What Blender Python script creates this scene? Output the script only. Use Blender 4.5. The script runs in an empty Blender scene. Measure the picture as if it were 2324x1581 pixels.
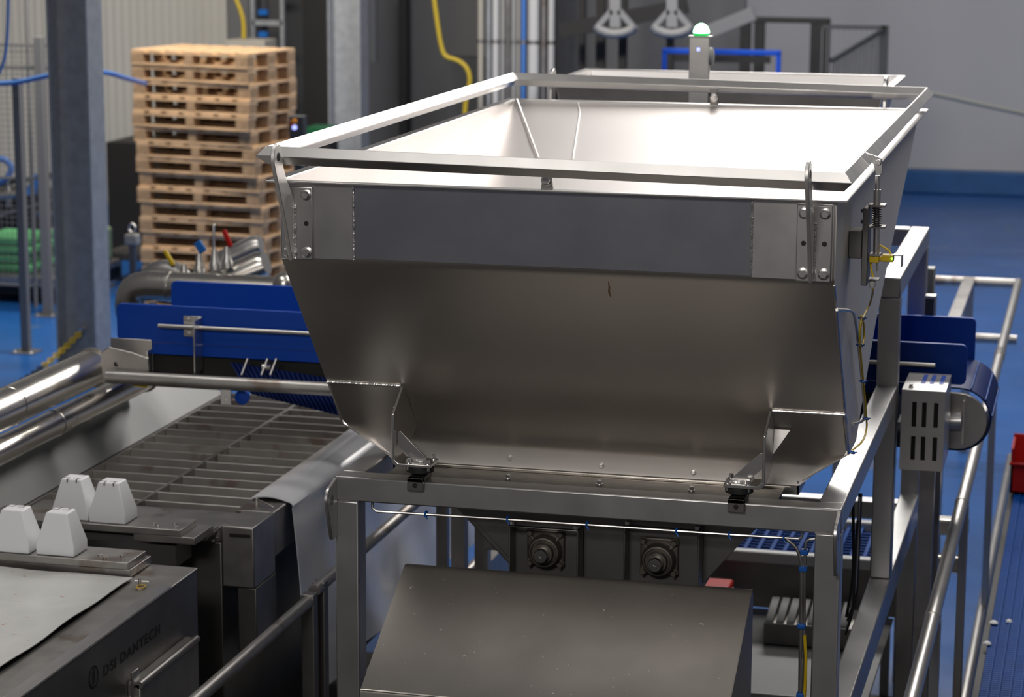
import bpy, bmesh, math, random
from mathutils import Vector, Matrix
random.seed(7)
S = bpy.context.scene
COL = S.collection
PI = math.pi

# ---------------------------------------------------------------- camera
W_, H_ = 2324, 1581
F_ = 5377.77
YAW, PIT, ROL = -0.245491453, 0.191300236, 0.0040714116
CAMH = 3.7
def _rot():
    M = Matrix(((1, 0, 0), (0, 0, -1), (0, 1, 0)))
    a, b, c = YAW, PIT, ROL
    ya = Matrix(((math.cos(a), -math.sin(a), 0), (math.sin(a), math.cos(a), 0), (0, 0, 1)))
    pi = Matrix(((1, 0, 0), (0, math.cos(b), -math.sin(b)), (0, math.sin(b), math.cos(b))))
    ro = Matrix(((math.cos(c), -math.sin(c), 0), (math.sin(c), math.cos(c), 0), (0, 0, 1)))
    return ro @ pi @ M @ ya
RW = _rot()
cd = bpy.data.cameras.new('camera'); cam = bpy.data.objects.new('camera', cd); COL.objects.link(cam)
cd.sensor_fit = 'HORIZONTAL'; cd.sensor_width = 36.0; cd.lens = F_ / W_ * 36.0
cd.clip_start = 0.1; cd.clip_end = 200
cm = (Matrix(((1, 0, 0), (0, -1, 0), (0, 0, -1))) @ RW).transposed().to_4x4()
cm.translation = (0, 0, CAMH); cam.matrix_world = cm
cd.dof.use_dof = True; cd.dof.focus_distance = 7.25; cd.dof.aperture_fstop = 4.0; cd.dof.aperture_blades = 9
S.camera = cam

def P(px, py, x=None, y=None, z=None):
    """Point of the place seen at photo pixel (px, py) on a known plane."""
    d = RW.transposed() @ Vector(((px - 1162.0) / F_, (py - 790.5) / F_, 1.0))
    if x is not None: t = x / d.x
    elif y is not None: t = y / d.y
    else: t = (z - CAMH) / d.z
    return Vector((0, 0, CAMH)) + d * t

# ---------------------------------------------------------------- world, lamps, exposure
S.view_settings.view_transform = 'Standard'; S.view_settings.look = 'None'
S.view_settings.exposure = 0.0; S.view_settings.gamma = 1.0; S.view_settings.use_curve_mapping = False
S.cycles.use_denoising = True
S.cycles.max_bounces = 8; S.cycles.caustics_reflective = False; S.cycles.caustics_refractive = False
wd = bpy.data.worlds.new('hall'); S.world = wd; wd.use_nodes = True
nt = wd.node_tree; nt.nodes.clear()
wo = nt.nodes.new('ShaderNodeOutputWorld'); bg = nt.nodes.new('ShaderNodeBackground')
tc = nt.nodes.new('ShaderNodeTexCoord'); sx = nt.nodes.new('ShaderNodeSeparateXYZ'); cr = nt.nodes.new('ShaderNodeValToRGB')
mr = nt.nodes.new('ShaderNodeMapRange'); mr.inputs[1].default_value = -1; mr.inputs[2].default_value = 1
nt.links.new(tc.outputs['Generated'], sx.inputs[0]); nt.links.new(sx.outputs['Z'], mr.inputs[0]); nt.links.new(mr.outputs[0], cr.inputs[0])
e = cr.color_ramp.elements
e[0].position = 0.30; e[0].color = (0.020, 0.018, 0.017, 1)
e[1].position = 0.75; e[1].color = (0.17, 0.17, 0.18, 1)
m_ = e.new(0.43); m_.color = (0.145, 0.14, 0.15, 1)
nt.links.new(cr.outputs[0], bg.inputs[0]); nt.links.new(bg.outputs[0], wo.inputs[0]); bg.inputs[1].default_value = 0.5

def lamp(name, loc, target, size, watts, color=(1, 0.97, 0.93)):
    l = bpy.data.lights.new(name, 'AREA'); l.shape = 'RECTANGLE'; l.size, l.size_y = size
    l.energy = watts; l.color = color
    o = bpy.data.objects.new(name, l); COL.objects.link(o); o.location = loc
    o.rotation_euler = (Vector(target) - Vector(loc)).to_track_quat('-Z', 'Y').to_euler()
    return o
lamp('hopper_lamp', (-1.15, 11.9, 6.2), (-1.4, 8.9, 2.5), (2.2, 1.8), 100)
lamp('far_lamp', (-1.4, 17.5, 5.5), (-1.5, 8.0, 2.6), (3.6, 0.9), 270)
lamp('front_fill', (-1.6, 5.9, 6.8), (-1.6, 6.6, 0.5), (3.4, 0.8), 26)  # added fill for the front rail and cover, no known fixture
lamp('camera_side_fill', (-1.5, -1.6, 6.2), (-1.5, 6.8, 1.6), (2.4, 1.2), 250)  # added fill behind the camera, puts the sheen on the hopper front
lamp('machine_lamp', (-4.6, 8.6, 6.6), (-4.3, 9.0, 1.0), (2.0, 0.6), 62)
lamp('pallet_lamp', (-7.5, 17.5, 6.8), (-8.3, 21.5, 1.5), (3.0, 0.8), 640, (1, 0.93, 0.84))
lamp('hall_lamp', (-1.5, 19.0, 7.0), (-1.5, 24.0, 0.0), (4.0, 0.8), 400, (0.97, 0.97, 1))
lamp('aisle_lamp', (0.6, 11.0, 6.6), (-0.4, 12.0, 0.0), (1.0, 2.5), 110)

# ---------------------------------------------------------------- materials
def mat(name, color, rough=0.5, metal=0.0, spec=0.5, var=0.0, vscale=6.0, bump=0.0, bscale=40.0, stretch=(1, 1, 1), rvar=0.0, emit=None, estr=0.0, alpha=1.0, stain=None):
    m = bpy.data.materials.new(name); m.use_nodes = True
    n = m.node_tree.nodes; l = m.node_tree.links; b = n['Principled BSDF']
    b.inputs['Base Color'].default_value = (*color, 1); b.inputs['Roughness'].default_value = rough
    b.inputs['Metallic'].default_value = metal; b.inputs['Specular IOR Level'].default_value = spec
    b.inputs['Alpha'].default_value = alpha
    if emit: b.inputs['Emission Color'].default_value = (*emit, 1); b.inputs['Emission Strength'].default_value = estr
    if var or bump or rvar or stain:
        t = n.new('ShaderNodeTexCoord'); mp = n.new('ShaderNodeMapping'); mp.inputs['Scale'].default_value = stretch
        l.new(t.outputs['Object'], mp.inputs[0])
    last = None
    if var:
        nz = n.new('ShaderNodeTexNoise'); nz.inputs['Scale'].default_value = vscale; nz.inputs['Detail'].default_value = 5
        l.new(mp.outputs[0], nz.inputs[0])
        r = n.new('ShaderNodeValToRGB'); r.color_ramp.elements[0].position = 0.3; r.color_ramp.elements[1].position = 0.7
        r.color_ramp.elements[0].color = (*[max(0, c * (1 - var)) for c in color], 1)
        r.color_ramp.elements[1].color = (*[min(1, c * (1 + var)) for c in color], 1)
        l.new(nz.outputs[0], r.inputs[0]); l.new(r.outputs[0], b.inputs['Base Color']); last = r.outputs[0]
    if stain:
        sc, amt, scol = stain
        ns = n.new('ShaderNodeTexNoise'); ns.inputs['Scale'].default_value = sc; ns.inputs['Detail'].default_value = 6
        l.new(t.outputs['Object'], ns.inputs[0])
        rs = n.new('ShaderNodeValToRGB'); rs.color_ramp.elements[0].position = 1 - amt; rs.color_ramp.elements[1].position = min(1, 1 - amt + 0.06)
        l.new(ns.outputs[0], rs.inputs[0])
        mx = n.new('ShaderNodeMixRGB'); mx.inputs[2].default_value = (*scol, 1)
        if last: l.new(last, mx.inputs[1])
        else: mx.inputs[1].default_value = (*color, 1)
        l.new(rs.outputs[0], mx.inputs[0]); l.new(mx.outputs[0], b.inputs['Base Color'])
    if rvar:
        n3 = n.new('ShaderNodeTexNoise'); n3.inputs['Scale'].default_value = vscale * 1.7; n3.inputs['Detail'].default_value = 4
        l.new(mp.outputs[0], n3.inputs[0])
        m3 = n.new('ShaderNodeMapRange'); m3.inputs[3].default_value = max(0.02, rough - rvar); m3.inputs[4].default_value = rough + rvar
        l.new(n3.outputs[0], m3.inputs[0]); l.new(m3.outputs[0], b.inputs['Roughness'])
    if bump:
        n2 = n.new('ShaderNodeTexNoise'); n2.inputs['Scale'].default_value = bscale; n2.inputs['Detail'].default_value = 3
        l.new(mp.outputs[0], n2.inputs[0])
        bp = n.new('ShaderNodeBump'); bp.inputs['Strength'].default_value = bump; bp.inputs['Distance'].default_value = 0.002
        l.new(n2.outputs[0], bp.inputs['Height']); l.new(bp.outputs[0], b.inputs['Normal'])
    return m

M = {}
M['steel'] = mat('brushed_steel', (0.60, 0.58, 0.55), 0.36, 1.0, rvar=0.05, var=0.05, vscale=4, bump=0.04, bscale=120, stretch=(1, 1, 0.15))
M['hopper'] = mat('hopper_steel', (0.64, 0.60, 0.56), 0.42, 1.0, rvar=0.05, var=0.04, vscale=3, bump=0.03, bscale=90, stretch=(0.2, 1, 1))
M['inner_lit'] = mat('inner_steel_lit', (0.82, 0.78, 0.76), 0.48, 1.0, rvar=0.04, vscale=3)  # hopper steel with a lighter base, for the strongly lit inside
M['side'] = mat('side_steel_lit', (0.84, 0.80, 0.76), 0.60, 1.0, rvar=0.05, var=0.03, vscale=2, stretch=(1, 1, .3))  # same steel again, base raised for the light on the right wall
M['lug'] = mat('lug_steel', (0.82, 0.79, 0.77), 0.52, 1.0, rvar=0.05, vscale=5)
M['doubler'] = mat('doubler_steel', (0.72, 0.70, 0.68), 0.31, 1.0, rvar=0.05, var=0.04, vscale=5)
M['band'] = mat('band_steel_reflecting', (0.52, 0.535, 0.58), 0.27, 1.0, rvar=0.04, var=0.03, vscale=3)  # darker, bluer tone holds the dim reflection in the band
M['plate'] = mat('plate_steel', (0.68, 0.66, 0.64), 0.32, 1.0, rvar=0.05, var=0.04, vscale=5)
M['frame'] = mat('frame_steel', (0.56, 0.55, 0.54), 0.40, 1.0, rvar=0.06, var=0.05, vscale=5, bump=0.03, bscale=100)
M['bright'] = mat('polished_steel', (0.70, 0.66, 0.60), 0.26, 1.0, rvar=0.05, vscale=5)
M['weld'] = mat('weld_bead', (0.85, 0.83, 0.81), 0.3, 1.0, bump=0.8, bscale=160)
M['bolt'] = mat('bolt_steel', (0.85, 0.83, 0.80), 0.28, 1.0)
M['dull'] = mat('dull_steel', (0.42, 0.40, 0.38), 0.45, 1.0, rvar=0.08, var=0.15, vscale=7, stain=(5, 0.40, (0.30, 0.25, 0.22)))
M['darksteel'] = mat('dark_steel', (0.24, 0.23, 0.22), 0.45, 1.0, var=0.12, vscale=6)
M['slat'] = mat('slat_steel', (0.50, 0.47, 0.44), 0.5, 0.85, rvar=0.08, var=0.12, vscale=7, stain=(4, 0.42, (0.36, 0.28, 0.25)))
M['cover'] = mat('cover_steel', (0.25, 0.23, 0.21), 0.42, 1.0, rvar=0.08, var=0.10, vscale=3, stain=(60, 0.30, (0.62, 0.6, 0.58)))
M['galv'] = mat('galvanised_steel', (0.37, 0.385, 0.40), 0.55, 0.5, var=0.12, vscale=14)
M['cast'] = mat('cast_iron', (0.17, 0.15, 0.13), 0.45, 0.8, var=0.2, vscale=20)
M['rubber'] = mat('black_rubber', (0.012, 0.012, 0.012), 0.6)
M['blueplastic'] = mat('blue_plastic', (0.001, 0.055, 0.40), 0.42, spec=0.4)
M['darkblue'] = mat('dark_blue_belt', (0.005, 0.018, 0.11), 0.55, spec=0.15)
M['bluebelt'] = mat('blue_belt', (0.002, 0.055, 0.26), 0.55, spec=0.08, var=0.1, vscale=12)
M['tie'] = mat('blue_cable_tie', (0.006, 0.10, 0.42), 0.45)
M['white'] = mat('white_plastic', (0.85, 0.85, 0.86), 0.5)
M['whitedim'] = mat('white_paint', (0.55, 0.55, 0.54), 0.5)
M['sheet'] = mat('translucent_sheet', (0.68, 0.68, 0.65), 0.30, spec=0.6, var=0.10, vscale=5, stain=(26, 0.325, (0.55, 0.22, 0.17)))
M['tarp'] = mat('white_tarpaulin', (0.70, 0.70, 0.73), 0.22, spec=0.6, var=0.05, vscale=3)
M['wood'] = mat('pallet_wood', (0.60, 0.40, 0.23), 0.7, spec=0.2, var=0.22, vscale=9, stretch=(0.4, 2, 3))
M['blockwood'] = mat('block_wood_shaded', (0.36, 0.24, 0.14), 0.8, spec=0.1, var=0.2, vscale=12)  # darker pressed wood, its tone also holding the shade below the boards
M['cableyellow'] = mat('yellow_cable', (0.85, 0.60, 0.03), 0.45)
M['yellow'] = mat('yellow_plastic', (0.62, 0.42, 0.01), 0.4)
M['yellowhose'] = mat('yellow_hose', (0.50, 0.36, 0.02), 0.5)
M['red'] = mat('red_plastic', (0.42, 0.012, 0.010), 0.5, spec=0.2)
M['bluehandle'] = mat('blue_handle', (0.01, 0.14, 0.50), 0.4)
M['bluehose'] = mat('blue_hose', (0.07, 0.20, 0.55), 0.4)
M['green'] = mat('green_plastic', (0.10, 0.42, 0.16), 0.5, var=0.1)
M['darkgreen'] = mat('dark_green', (0.005, 0.09, 0.03), 0.5)
M['black'] = mat('black_paint', (0.010, 0.009, 0.008), 0.6)
M['darkgrey'] = mat('dark_grey_paint', (0.045, 0.046, 0.048), 0.6)
M['greypaint'] = mat('grey_paint', (0.17, 0.17, 0.17), 0.55)
M['panelgrey'] = mat('grey_panel', (0.30, 0.30, 0.29), 0.42, spec=0.4, var=0.04)
M['beige'] = mat('beige_paint', (0.42, 0.39, 0.33), 0.5)
M['ink'] = mat('black_ink', (0.006, 0.005, 0.005), 0.5)
M['lampgreen'] = mat('green_lamp', (0.5, 1, 0.6), 0.3, emit=(0.35, 1.0, 0.45), estr=9)
M['lampgreenbase'] = mat('green_lens', (0.0, 0.25, 0.05), 0.3, emit=(0, 0.7, 0.1), estr=0.8)
M['ledgreen'] = mat('green_led', (0.2, 1, 0.1), 0.3, emit=(0.2, 1.0, 0.05), estr=4)
M['ledblue'] = mat('blue_led', (0.4, 0.45, 1), 0.3, emit=(0.40, 0.45, 1.0), estr=1.6)
M['orange'] = mat('orange_button', (0.7, 0.25, 0.03), 0.4)
M['floor'] = mat('blue_epoxy_floor', (0.012, 0.095, 0.33), 0.30, spec=0.5, var=0.12, vscale=1.3, rvar=0.1, stain=(1.6, 0.36, (0.10, 0.13, 0.20)))
M['unseenfloor'] = mat('unseen_floor_dark', (0.04, 0.038, 0.036), 0.6, spec=0.12, var=0.1, vscale=2)  # unseen near floor, toned dark and neutral for its reflection in the hopper
M['wall'] = mat('grey_wall_panel', (0.42, 0.42, 0.44), 0.6, spec=0.3, var=0.03, vscale=0.6)
M['darkwall'] = mat('dark_wall_panel', (0.105, 0.105, 0.108), 0.6, spec=0.3, var=0.08, vscale=0.6)
M['kerb'] = mat('blue_kerb', (0.012, 0.075, 0.22), 0.4, var=0.1)
M['clad'] = mat('beige_cladding', (0.56, 0.54, 0.48), 0.55, spec=0.3)
M['ringmat'] = mat('orange_ring', (0.60, 0.38, 0.05), 0.4)

# ---------------------------------------------------------------- mesh helpers
class MB:
    def __init__(s): s.v = []; s.f = []
    def add(s, vs, fs):
        b = len(s.v); s.v += [tuple(v) for v in vs]; s.f += [tuple(b + i for i in f) for f in fs]; return s
    def box(s, x0, x1, y0, y1, z0, z1):
        x0, x1 = min(x0, x1), max(x0, x1); y0, y1 = min(y0, y1), max(y0, y1); z0, z1 = min(z0, z1), max(z0, z1)
        v = [(x, y, z) for z in (z0, z1) for y in (y0, y1) for x in (x0, x1)]
        return s.add(v, [(0, 2, 3, 1), (4, 5, 7, 6), (0, 1, 5, 4), (1, 3, 7, 5), (3, 2, 6, 7), (2, 0, 4, 6)])
    def hexa(s, bot, top):
        return s.add(list(bot) + list(top), [(3, 2, 1, 0), (4, 5, 6, 7), (0, 1, 5, 4), (1, 2, 6, 5), (2, 3, 7, 6), (3, 0, 4, 7)])
    def prism(s, poly, d):
        """extrude a 3-D polygon by vector d"""
        n = len(poly); d = Vector(d); p = [Vector(q) for q in poly]
        return s.add(p + [q + d for q in p], [tuple(range(n))[::-1], tuple(range(n, 2 * n))] + [(i, (i + 1) % n, n + (i + 1) % n, n + i) for i in range(n)])
    def beam(s, a, b, w, h, up=(0, 0, 1)):
        a, b = Vector(a), Vector(b); t = (b - a).normalized(); u = Vector(up); r = t.cross(u).normalized(); u = r.cross(t)
        r *= w / 2; u *= h / 2
        return s.hexa([a - r - u, a + r - u, a + r + u, a - r + u], [b - r - u, b + r - u, b + r + u, b - r + u])
    def tube(s, pts, r, n=12, cap=True):
        pts = [Vector(p) for p in pts]; rings = []; prev = None
        for i, p in enumerate(pts):
            t = (pts[min(i + 1, len(pts) - 1)] - pts[max(i - 1, 0)]).normalized()
            if prev is None:
                a = Vector((0, 0, 1)) if abs(t.z) < 0.9 else Vector((1, 0, 0)); u = t.cross(a).normalized()
            else: u = (prev - t * prev.dot(t)).normalized()
            prev = u; w = t.cross(u)
            rr = r[i] if isinstance(r, (list, tuple)) else r
            rings.append([p + (u * math.cos(2 * PI * k / n) + w * math.sin(2 * PI * k / n)) * rr for k in range(n)])
        v = [q for ring in rings for q in ring]; f = []
        for i in range(len(rings) - 1):
            for k in range(n): f.append((i * n + k, i * n + (k + 1) % n, (i + 1) * n + (k + 1) % n, (i + 1) * n + k))
        if cap: f += [tuple(range(n))[::-1], tuple(range((len(rings) - 1) * n, len(rings) * n))]
        return s.add(v, f)
    def cyl(s, a, b, r, n=16): return s.tube([a, b], r, n)
    def lathe(s, o, axis, prof, n=24):
        """prof: list of (radius, distance along axis)"""
        o = Vector(o); t = Vector(axis).normalized(); a = Vector((0, 0, 1)) if abs(t.z) < 0.9 else Vector((1, 0, 0))
        u = t.cross(a).normalized(); w = t.cross(u)
        v = [o + t * h + (u * math.cos(2 * PI * k / n) + w * math.sin(2 * PI * k / n)) * max(r, 1e-4) for r, h in prof for k in range(n)]
        f = [(i * n + k, i * n + (k + 1) % n, (i + 1) * n + (k + 1) % n, (i + 1) * n + k) for i in range(len(prof) - 1) for k in range(n)]
        f += [tuple(range(n))[::-1], tuple(range((len(prof) - 1) * n, len(prof) * n))]
        return s.add(v, f)
    def grid(s, fn, nu, nv):
        v = [fn(i / nu, j / nv) for j in range(nv + 1) for i in range(nu + 1)]
        f = [(j * (nu + 1) + i, j * (nu + 1) + i + 1, (j + 1) * (nu + 1) + i + 1, (j + 1) * (nu + 1) + i) for j in range(nv) for i in range(nu)]
        return s.add(v, f)

def smooth_path(pts, it=2):
    p = [Vector(q) for q in pts]
    for _ in range(it):
        q = [p[0]]
        for a, b in zip(p, p[1:]): q += [a * .75 + b * .25, a * .25 + b * .75]
        q.append(p[-1]); p = q
    return p

def base_inv(p):
    return Matrix.Translation(-Vector(p.location)) if p.type == 'EMPTY' else Matrix.Identity(4)
def obj(name, mb, m, parent=None, bevel=0.0, solid=0.0, seg=2, angle=40):
    me = bpy.data.meshes.new(name); me.from_pydata(mb.v, [], mb.f); me.validate()
    bm = bmesh.new(); bm.from_mesh(me)
    if solid: bmesh.ops.remove_doubles(bm, verts=bm.verts, dist=1e-5)
    bmesh.ops.recalc_face_normals(bm, faces=bm.faces)
    for f in bm.faces: f.smooth = True
    for ed in bm.edges:
        if len(ed.link_faces) == 2 and ed.calc_face_angle(0) > math.radians(angle): ed.smooth = False
    bm.to_mesh(me); bm.free(); me.materials.append(M[m] if isinstance(m, str) else m)
    o = bpy.data.objects.new(name, me); COL.objects.link(o)
    if parent is not None:
        o.parent = parent; o.matrix_parent_inverse = base_inv(parent)
    if solid:
        md = o.modifiers.new('thickness', 'SOLIDIFY'); md.thickness = solid; md.offset = 0
        md = o.modifiers.new('split', 'EDGE_SPLIT'); md.split_angle = math.radians(angle); md.use_edge_sharp = False
    if bevel:
        md = o.modifiers.new('edge', 'BEVEL'); md.width = bevel; md.segments = seg; md.limit_method = 'ANGLE'; md.angle_limit = math.radians(40)
        md.harden_normals = False
    return o
def thing(name, label, cat, loc=(0, 0, 0), group=None):
    o = bpy.data.objects.new(name, None); COL.objects.link(o); o.location = loc; o.empty_display_size = 0.1
    o['label'] = label; o['category'] = cat
    if group: o['group'] = group
    return o
def tag(o, label, cat, group=None):
    o['label'] = label; o['category'] = cat
    if group: o['group'] = group
    return o
def struct(name, mb, m, **k):
    o = obj(name, mb, m, **k); o['kind'] = 'structure'; return o
def dup(root, loc, label, rotz=None):
    r = root.copy(); COL.objects.link(r); r.location = loc; r['label'] = label
    if rotz is not None: r.rotation_euler = (0, 0, rotz)
    for ch in list(root.children):
        c = ch.copy(); COL.objects.link(c); c.parent = r
        for g in list(ch.children):
            d = g.copy(); COL.objects.link(d); d.parent = c
    return r
def hexbolt(mb, o, axis, r=0.012, h=0.009, washer=True):
    o = Vector(o); t = Vector(axis).normalized()
    if washer: mb.lathe(o, t, [(r * 1.35, 0), (r * 1.35, 0.002), (r * 1.25, 0.003)], 16)
    mb.lathe(o + t * 0.003, t, [(r, 0), (r, h * 0.8), (r * 0.86, h)], 6)
    return mb

# ================================================================ the setting
struct('floor', MB().box(-22, 6, 10.7, 30.2, -0.05, 0), 'floor')
struct('floor_near', MB().box(-22, 6, 2, 10.698, -0.05, 0), 'unseenfloor')
struct('wall_back', MB().box(-7.2, 6, 29.85, 30.1, 0, 8), 'wall')
struct('baseboard_back', MB().box(-7.2, 6, 29.72, 29.848, 0, 0.30), 'kerb', bevel=0.02)
b = MB(); x0, x1, yw = -22.0, P(498, 100, y=26)[0], 26.0
n = int((x1 - x0) / 0.10); vs = []; fs = []
for i in range(n + 1):
    x = x0 + (x1 - x0) * i / n
    for x_, y_ in ((x, yw), (x + 0.045, yw), (x + 0.055, yw + 0.012), (x + 0.09, yw + 0.012)):
        vs += [(x_, y_, 0), (x_, y_, 7)]
for i in range(len(vs) // 2 - 1): fs.append((2 * i, 2 * i + 2, 2 * i + 3, 2 * i + 1))
struct('wall_left', b.add(vs, fs), 'clad', solid=0.004)
struct('wall_partition', MB().box(x1 + 0.06, P(1290, 100, y=26.5)[0], 26.5, 26.7, 0, 7), 'darkwall')
struct('trim_1', MB().box(x1 + 0.02, x1 + 0.35, 26.05, 26.4, 0, 7), 'greypaint')

# ================================================================ weigh hopper
XL, XR, YF = -2.404, -0.734, 6.72
ZR, ZB = 2.835, 2.597
hop = thing('weigh_hopper', 'large open-topped stainless steel hopper with sloping sides standing on the square steel frame', 'hopper', (-1.57, 7.4, 1.86))
prof_f = [(6.72, 2.835), (6.72, 2.612), (6.726, 2.596), (6.738, 2.582), (7.20, 2.066), (7.27, 1.99), (7.305, 1.95), (7.318, 1.924), (7.320, 1.905), (7.310, 1.845)]
prof_b = [(9.62, 2.835), (9.25, 2.684), (8.50, 2.42), (8.03, 2.245), (7.62, 2.035), (7.50, 1.965), (7.47, 1.92), (7.462, 1.855)]
ZC, XOL, XOR = 1.962, -2.235, -0.890     # the end walls turn inward below ZC towards the outlet
def xs_at(z):
    if z >= ZC: return XL, XR
    t = min(1, (ZC - z) / (ZC - 1.855)); return XL + (XOL - XL) * t, XR + (XOR - XR) * t
def sheet_prof(prof):
    b = MB(); v = []
    for y, z in prof:
        a, c = xs_at(z); v += [(a, y, z), (c, y, z)]
    b.add(v, [(2 * i, 2 * i + 1, 2 * i + 3, 2 * i + 2) for i in range(len(prof) - 1)]); return b
obj('front_wall', sheet_prof(prof_f), 'hopper', hop, solid=0.004, angle=60)['label'] = 'sloping front face with a soft sheen'
obj('back_wall', sheet_prof(prof_b), 'inner_lit', hop, solid=0.004, angle=60)
def end_poly(left):
    up = [(y, z) for y, z in prof_f if z >= ZC] ; bk = [(y, z) for y, z in prof_b if z >= ZC]
    x = XL if left else XR; xo = XOL if left else XOR
    poly = [(x, y, z) for y, z in up] + [(x, 7.292, ZC), (x, 7.498, ZC)] + [(x, y, z) for y, z in reversed(bk)]
    b = MB().add(poly, [tuple(range(len(poly)))])
    return b.add([(x, 7.292, ZC), (x, 7.498, ZC), (xo, 7.462, 1.855), (xo, 7.312, 1.855)], [(0, 1, 2, 3)])
obj('left_wall', end_poly(True), 'inner_lit', hop, solid=0.004)
obj('right_wall', end_poly(False), 'side', hop, solid=0.004)
# rim flange
b = MB(); o_ = 0.036
for z in (2.833, 2.838): pass
def rim(x0, x1, y0, y1, w, z0, z1):
    b = MB()
    b.hexa([(x0 - w, y0 - w, z0), (x1 + w, y0 - w, z0), (x1, y0, z0), (x0, y0, z0)], [(x0 - w, y0 - w, z1), (x1 + w, y0 - w, z1), (x1, y0, z1), (x0, y0, z1)])
    b.hexa([(x1 + w, y0 - w, z0), (x1 + w, y1 + w, z0), (x1, y1, z0), (x1, y0, z0)], [(x1 + w, y0 - w, z1), (x1 + w, y1 + w, z1), (x1, y1, z1), (x1, y0, z1)])
    b.hexa([(x1 + w, y1 + w, z0), (x0 - w, y1 + w, z0), (x0, y1, z0), (x1, y1, z0)], [(x1 + w, y1 + w, z1), (x0 - w, y1 + w, z1), (x0, y1, z1), (x1, y1, z1)])
    b.hexa([(x0 - w, y1 + w, z0), (x0 - w, y0 - w, z0), (x0, y0, z0), (x0, y1, z0)], [(x0 - w, y1 + w, z1), (x0 - w, y0 - w, z1), (x0, y0, z1), (x0, y1, z1)])
    return b
obj('rim_flange', rim(XL, XR, YF, 9.62, o_, 2.834, 2.840), 'plate', hop, bevel=0.0015)
# thin sheet toned for the dim reflection on the band between the doubler plates
yb = YF - 0.0025
xa, xb = P(803, 500, y=yb)[0], P(1706, 540, y=yb)[0]
obj('band_reflection', MB().box(xa + .002, xb - .002, yb - 0.0005, yb + 0.001, 2.609, 2.832), 'band', hop)['label'] = 'centre of the upper band, toned darker blue-grey for a dim reflection'
for (u0, u1) in ((XL + 0.004, xa), (xb, XR - 0.004)):
    obj('doubler_plate', MB().box(u0, u1, yb - 0.003, yb + 0.001, 2.604, 2.831), 'doubler', hop, bevel=0.001)
def bead(name, pts, r, parent, wob=0.25):
    q = []; pts = [Vector(p) for p in pts]
    for a, c in zip(pts, pts[1:]):
        k = max(2, int((c - a).length / 0.006))
        for i in range(k): q.append(a.lerp(c, i / k))
    q.append(pts[-1])
    rr = [r * (1 + wob * (random.random() - .5) * 2) for _ in q]
    return obj(name, MB().tube(q, rr, 8), 'weld', parent)
for x in (xa, xb): bead('weld_bead', [(x, yb - 0.003, 2.606), (x, yb - 0.003, 2.828)], 0.0045, hop)
bead('weld_bead', [(XR, YF + 0.004 + (2.597 - z) * 0.893, z) for z in (2.59, 2.3, 2.1, 1.965)], 0.0042, hop)
# beads on the inside of the back slope
def on_back(x, y):
    for (ya, za), (yb_, zb) in zip(prof_b, prof_b[1:]):
        if yb_ <= y <= ya: return (x, y, za + (zb - za) * (ya - y) / (ya - yb_) + 0.006)
def back_px(px, py):
    best = None
    for i in range(400):
        y = 9.62 - i * 0.003; p = P(px, py, y=y); q = on_back(p.x, y)
        if q and (best is None or abs(q[2] - p.z) < best[0]): best = (abs(q[2] - p.z), q)
    return Vector(best[1])
bead('weld_bead', [back_px(1172, 226), back_px(1196, 290), back_px(1222, 360)], 0.006, hop, 0.1)['label'] = 'bright weld running down from the rear left corner inside'
bead('weld_bead', [back_px(1312, 234), back_px(1316, 255), back_px(1300, 360)], 0.0028, hop, 0.1)
# lifting lugs
def lug(px_plate, x, s_front, label=None):
    """x: plane of the lug plate; base plate u0..u1 on the front band"""
    u0, u1 = px_plate
    bp = MB().box(u0, u1, yb - 0.012, yb - 0.003, 2.600, 2.822)
    base = obj('lug_base_plate', bp, 'doubler', hop, bevel=0.003)
    zb, zt = 2.600, 2.963
    y0 = yb - 0.012
    poly = [(x, y0, zb), (x, y0 - 0.020, zb), (x, y0 - 0.062, 2.70), (x, y0 - 0.112, 2.80), (x, y0 - 0.170, 2.91)]
    for k in range(7):
        a = PI + (-PI) * k / 6
        poly.append((x, y0 - 0.133 + 0.037 * math.cos(a), 2.928 + 0.036 * math.sin(a)))
    poly += [(x, y0 - 0.095, 2.90), (x, y0 - 0.060, 2.845), (x, y0 - .036, 2.825), (x, y0, 2.78)]
    l = obj('lifting_lug', MB().prism(poly, (0.012, 0, 0)), 'lug', hop, bevel=0.002)
    for xx in (x - 0.0006, x + 0.0126):
        obj('lug_hole', MB().cyl((xx - 0.0004, y0 - 0.133, 2.925), (xx + 0.0004, y0 - 0.133, 2.925), 0.013), 'black', l)
    bead('weld_bead', [(x + 0.015, y0 - 0.002, 2.605), (x + 0.015, y0 - 0.002, 2.77)], 0.004, hop)
    for xx in (u0 + 0.021, u1 - 0.021):
        for z in (2.798, 2.624):
            obj('bolt', hexbolt(MB(), (xx, y0, z), (0, -1, 0), 0.0125, 0.011), 'bolt', base)
        obj('bolt_hole', MB().cyl((xx, y0 - 0.0008, 2.711), (xx, y0 + 0.0005, 2.711), 0.0075), 'black', base)
p0, p1 = P(640, 500, y=yb)[0], P(713, 500, y=yb)[0]
lug((p0, p1), P(668, 570, y=6.7)[0] - 0.0125, 0)
p0, p1 = P(1808, 550, y=yb)[0], P(1889, 550, y=yb)[0]
lug((p0, p1), P(1835, 640, y=6.7)[0], 0)
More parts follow.
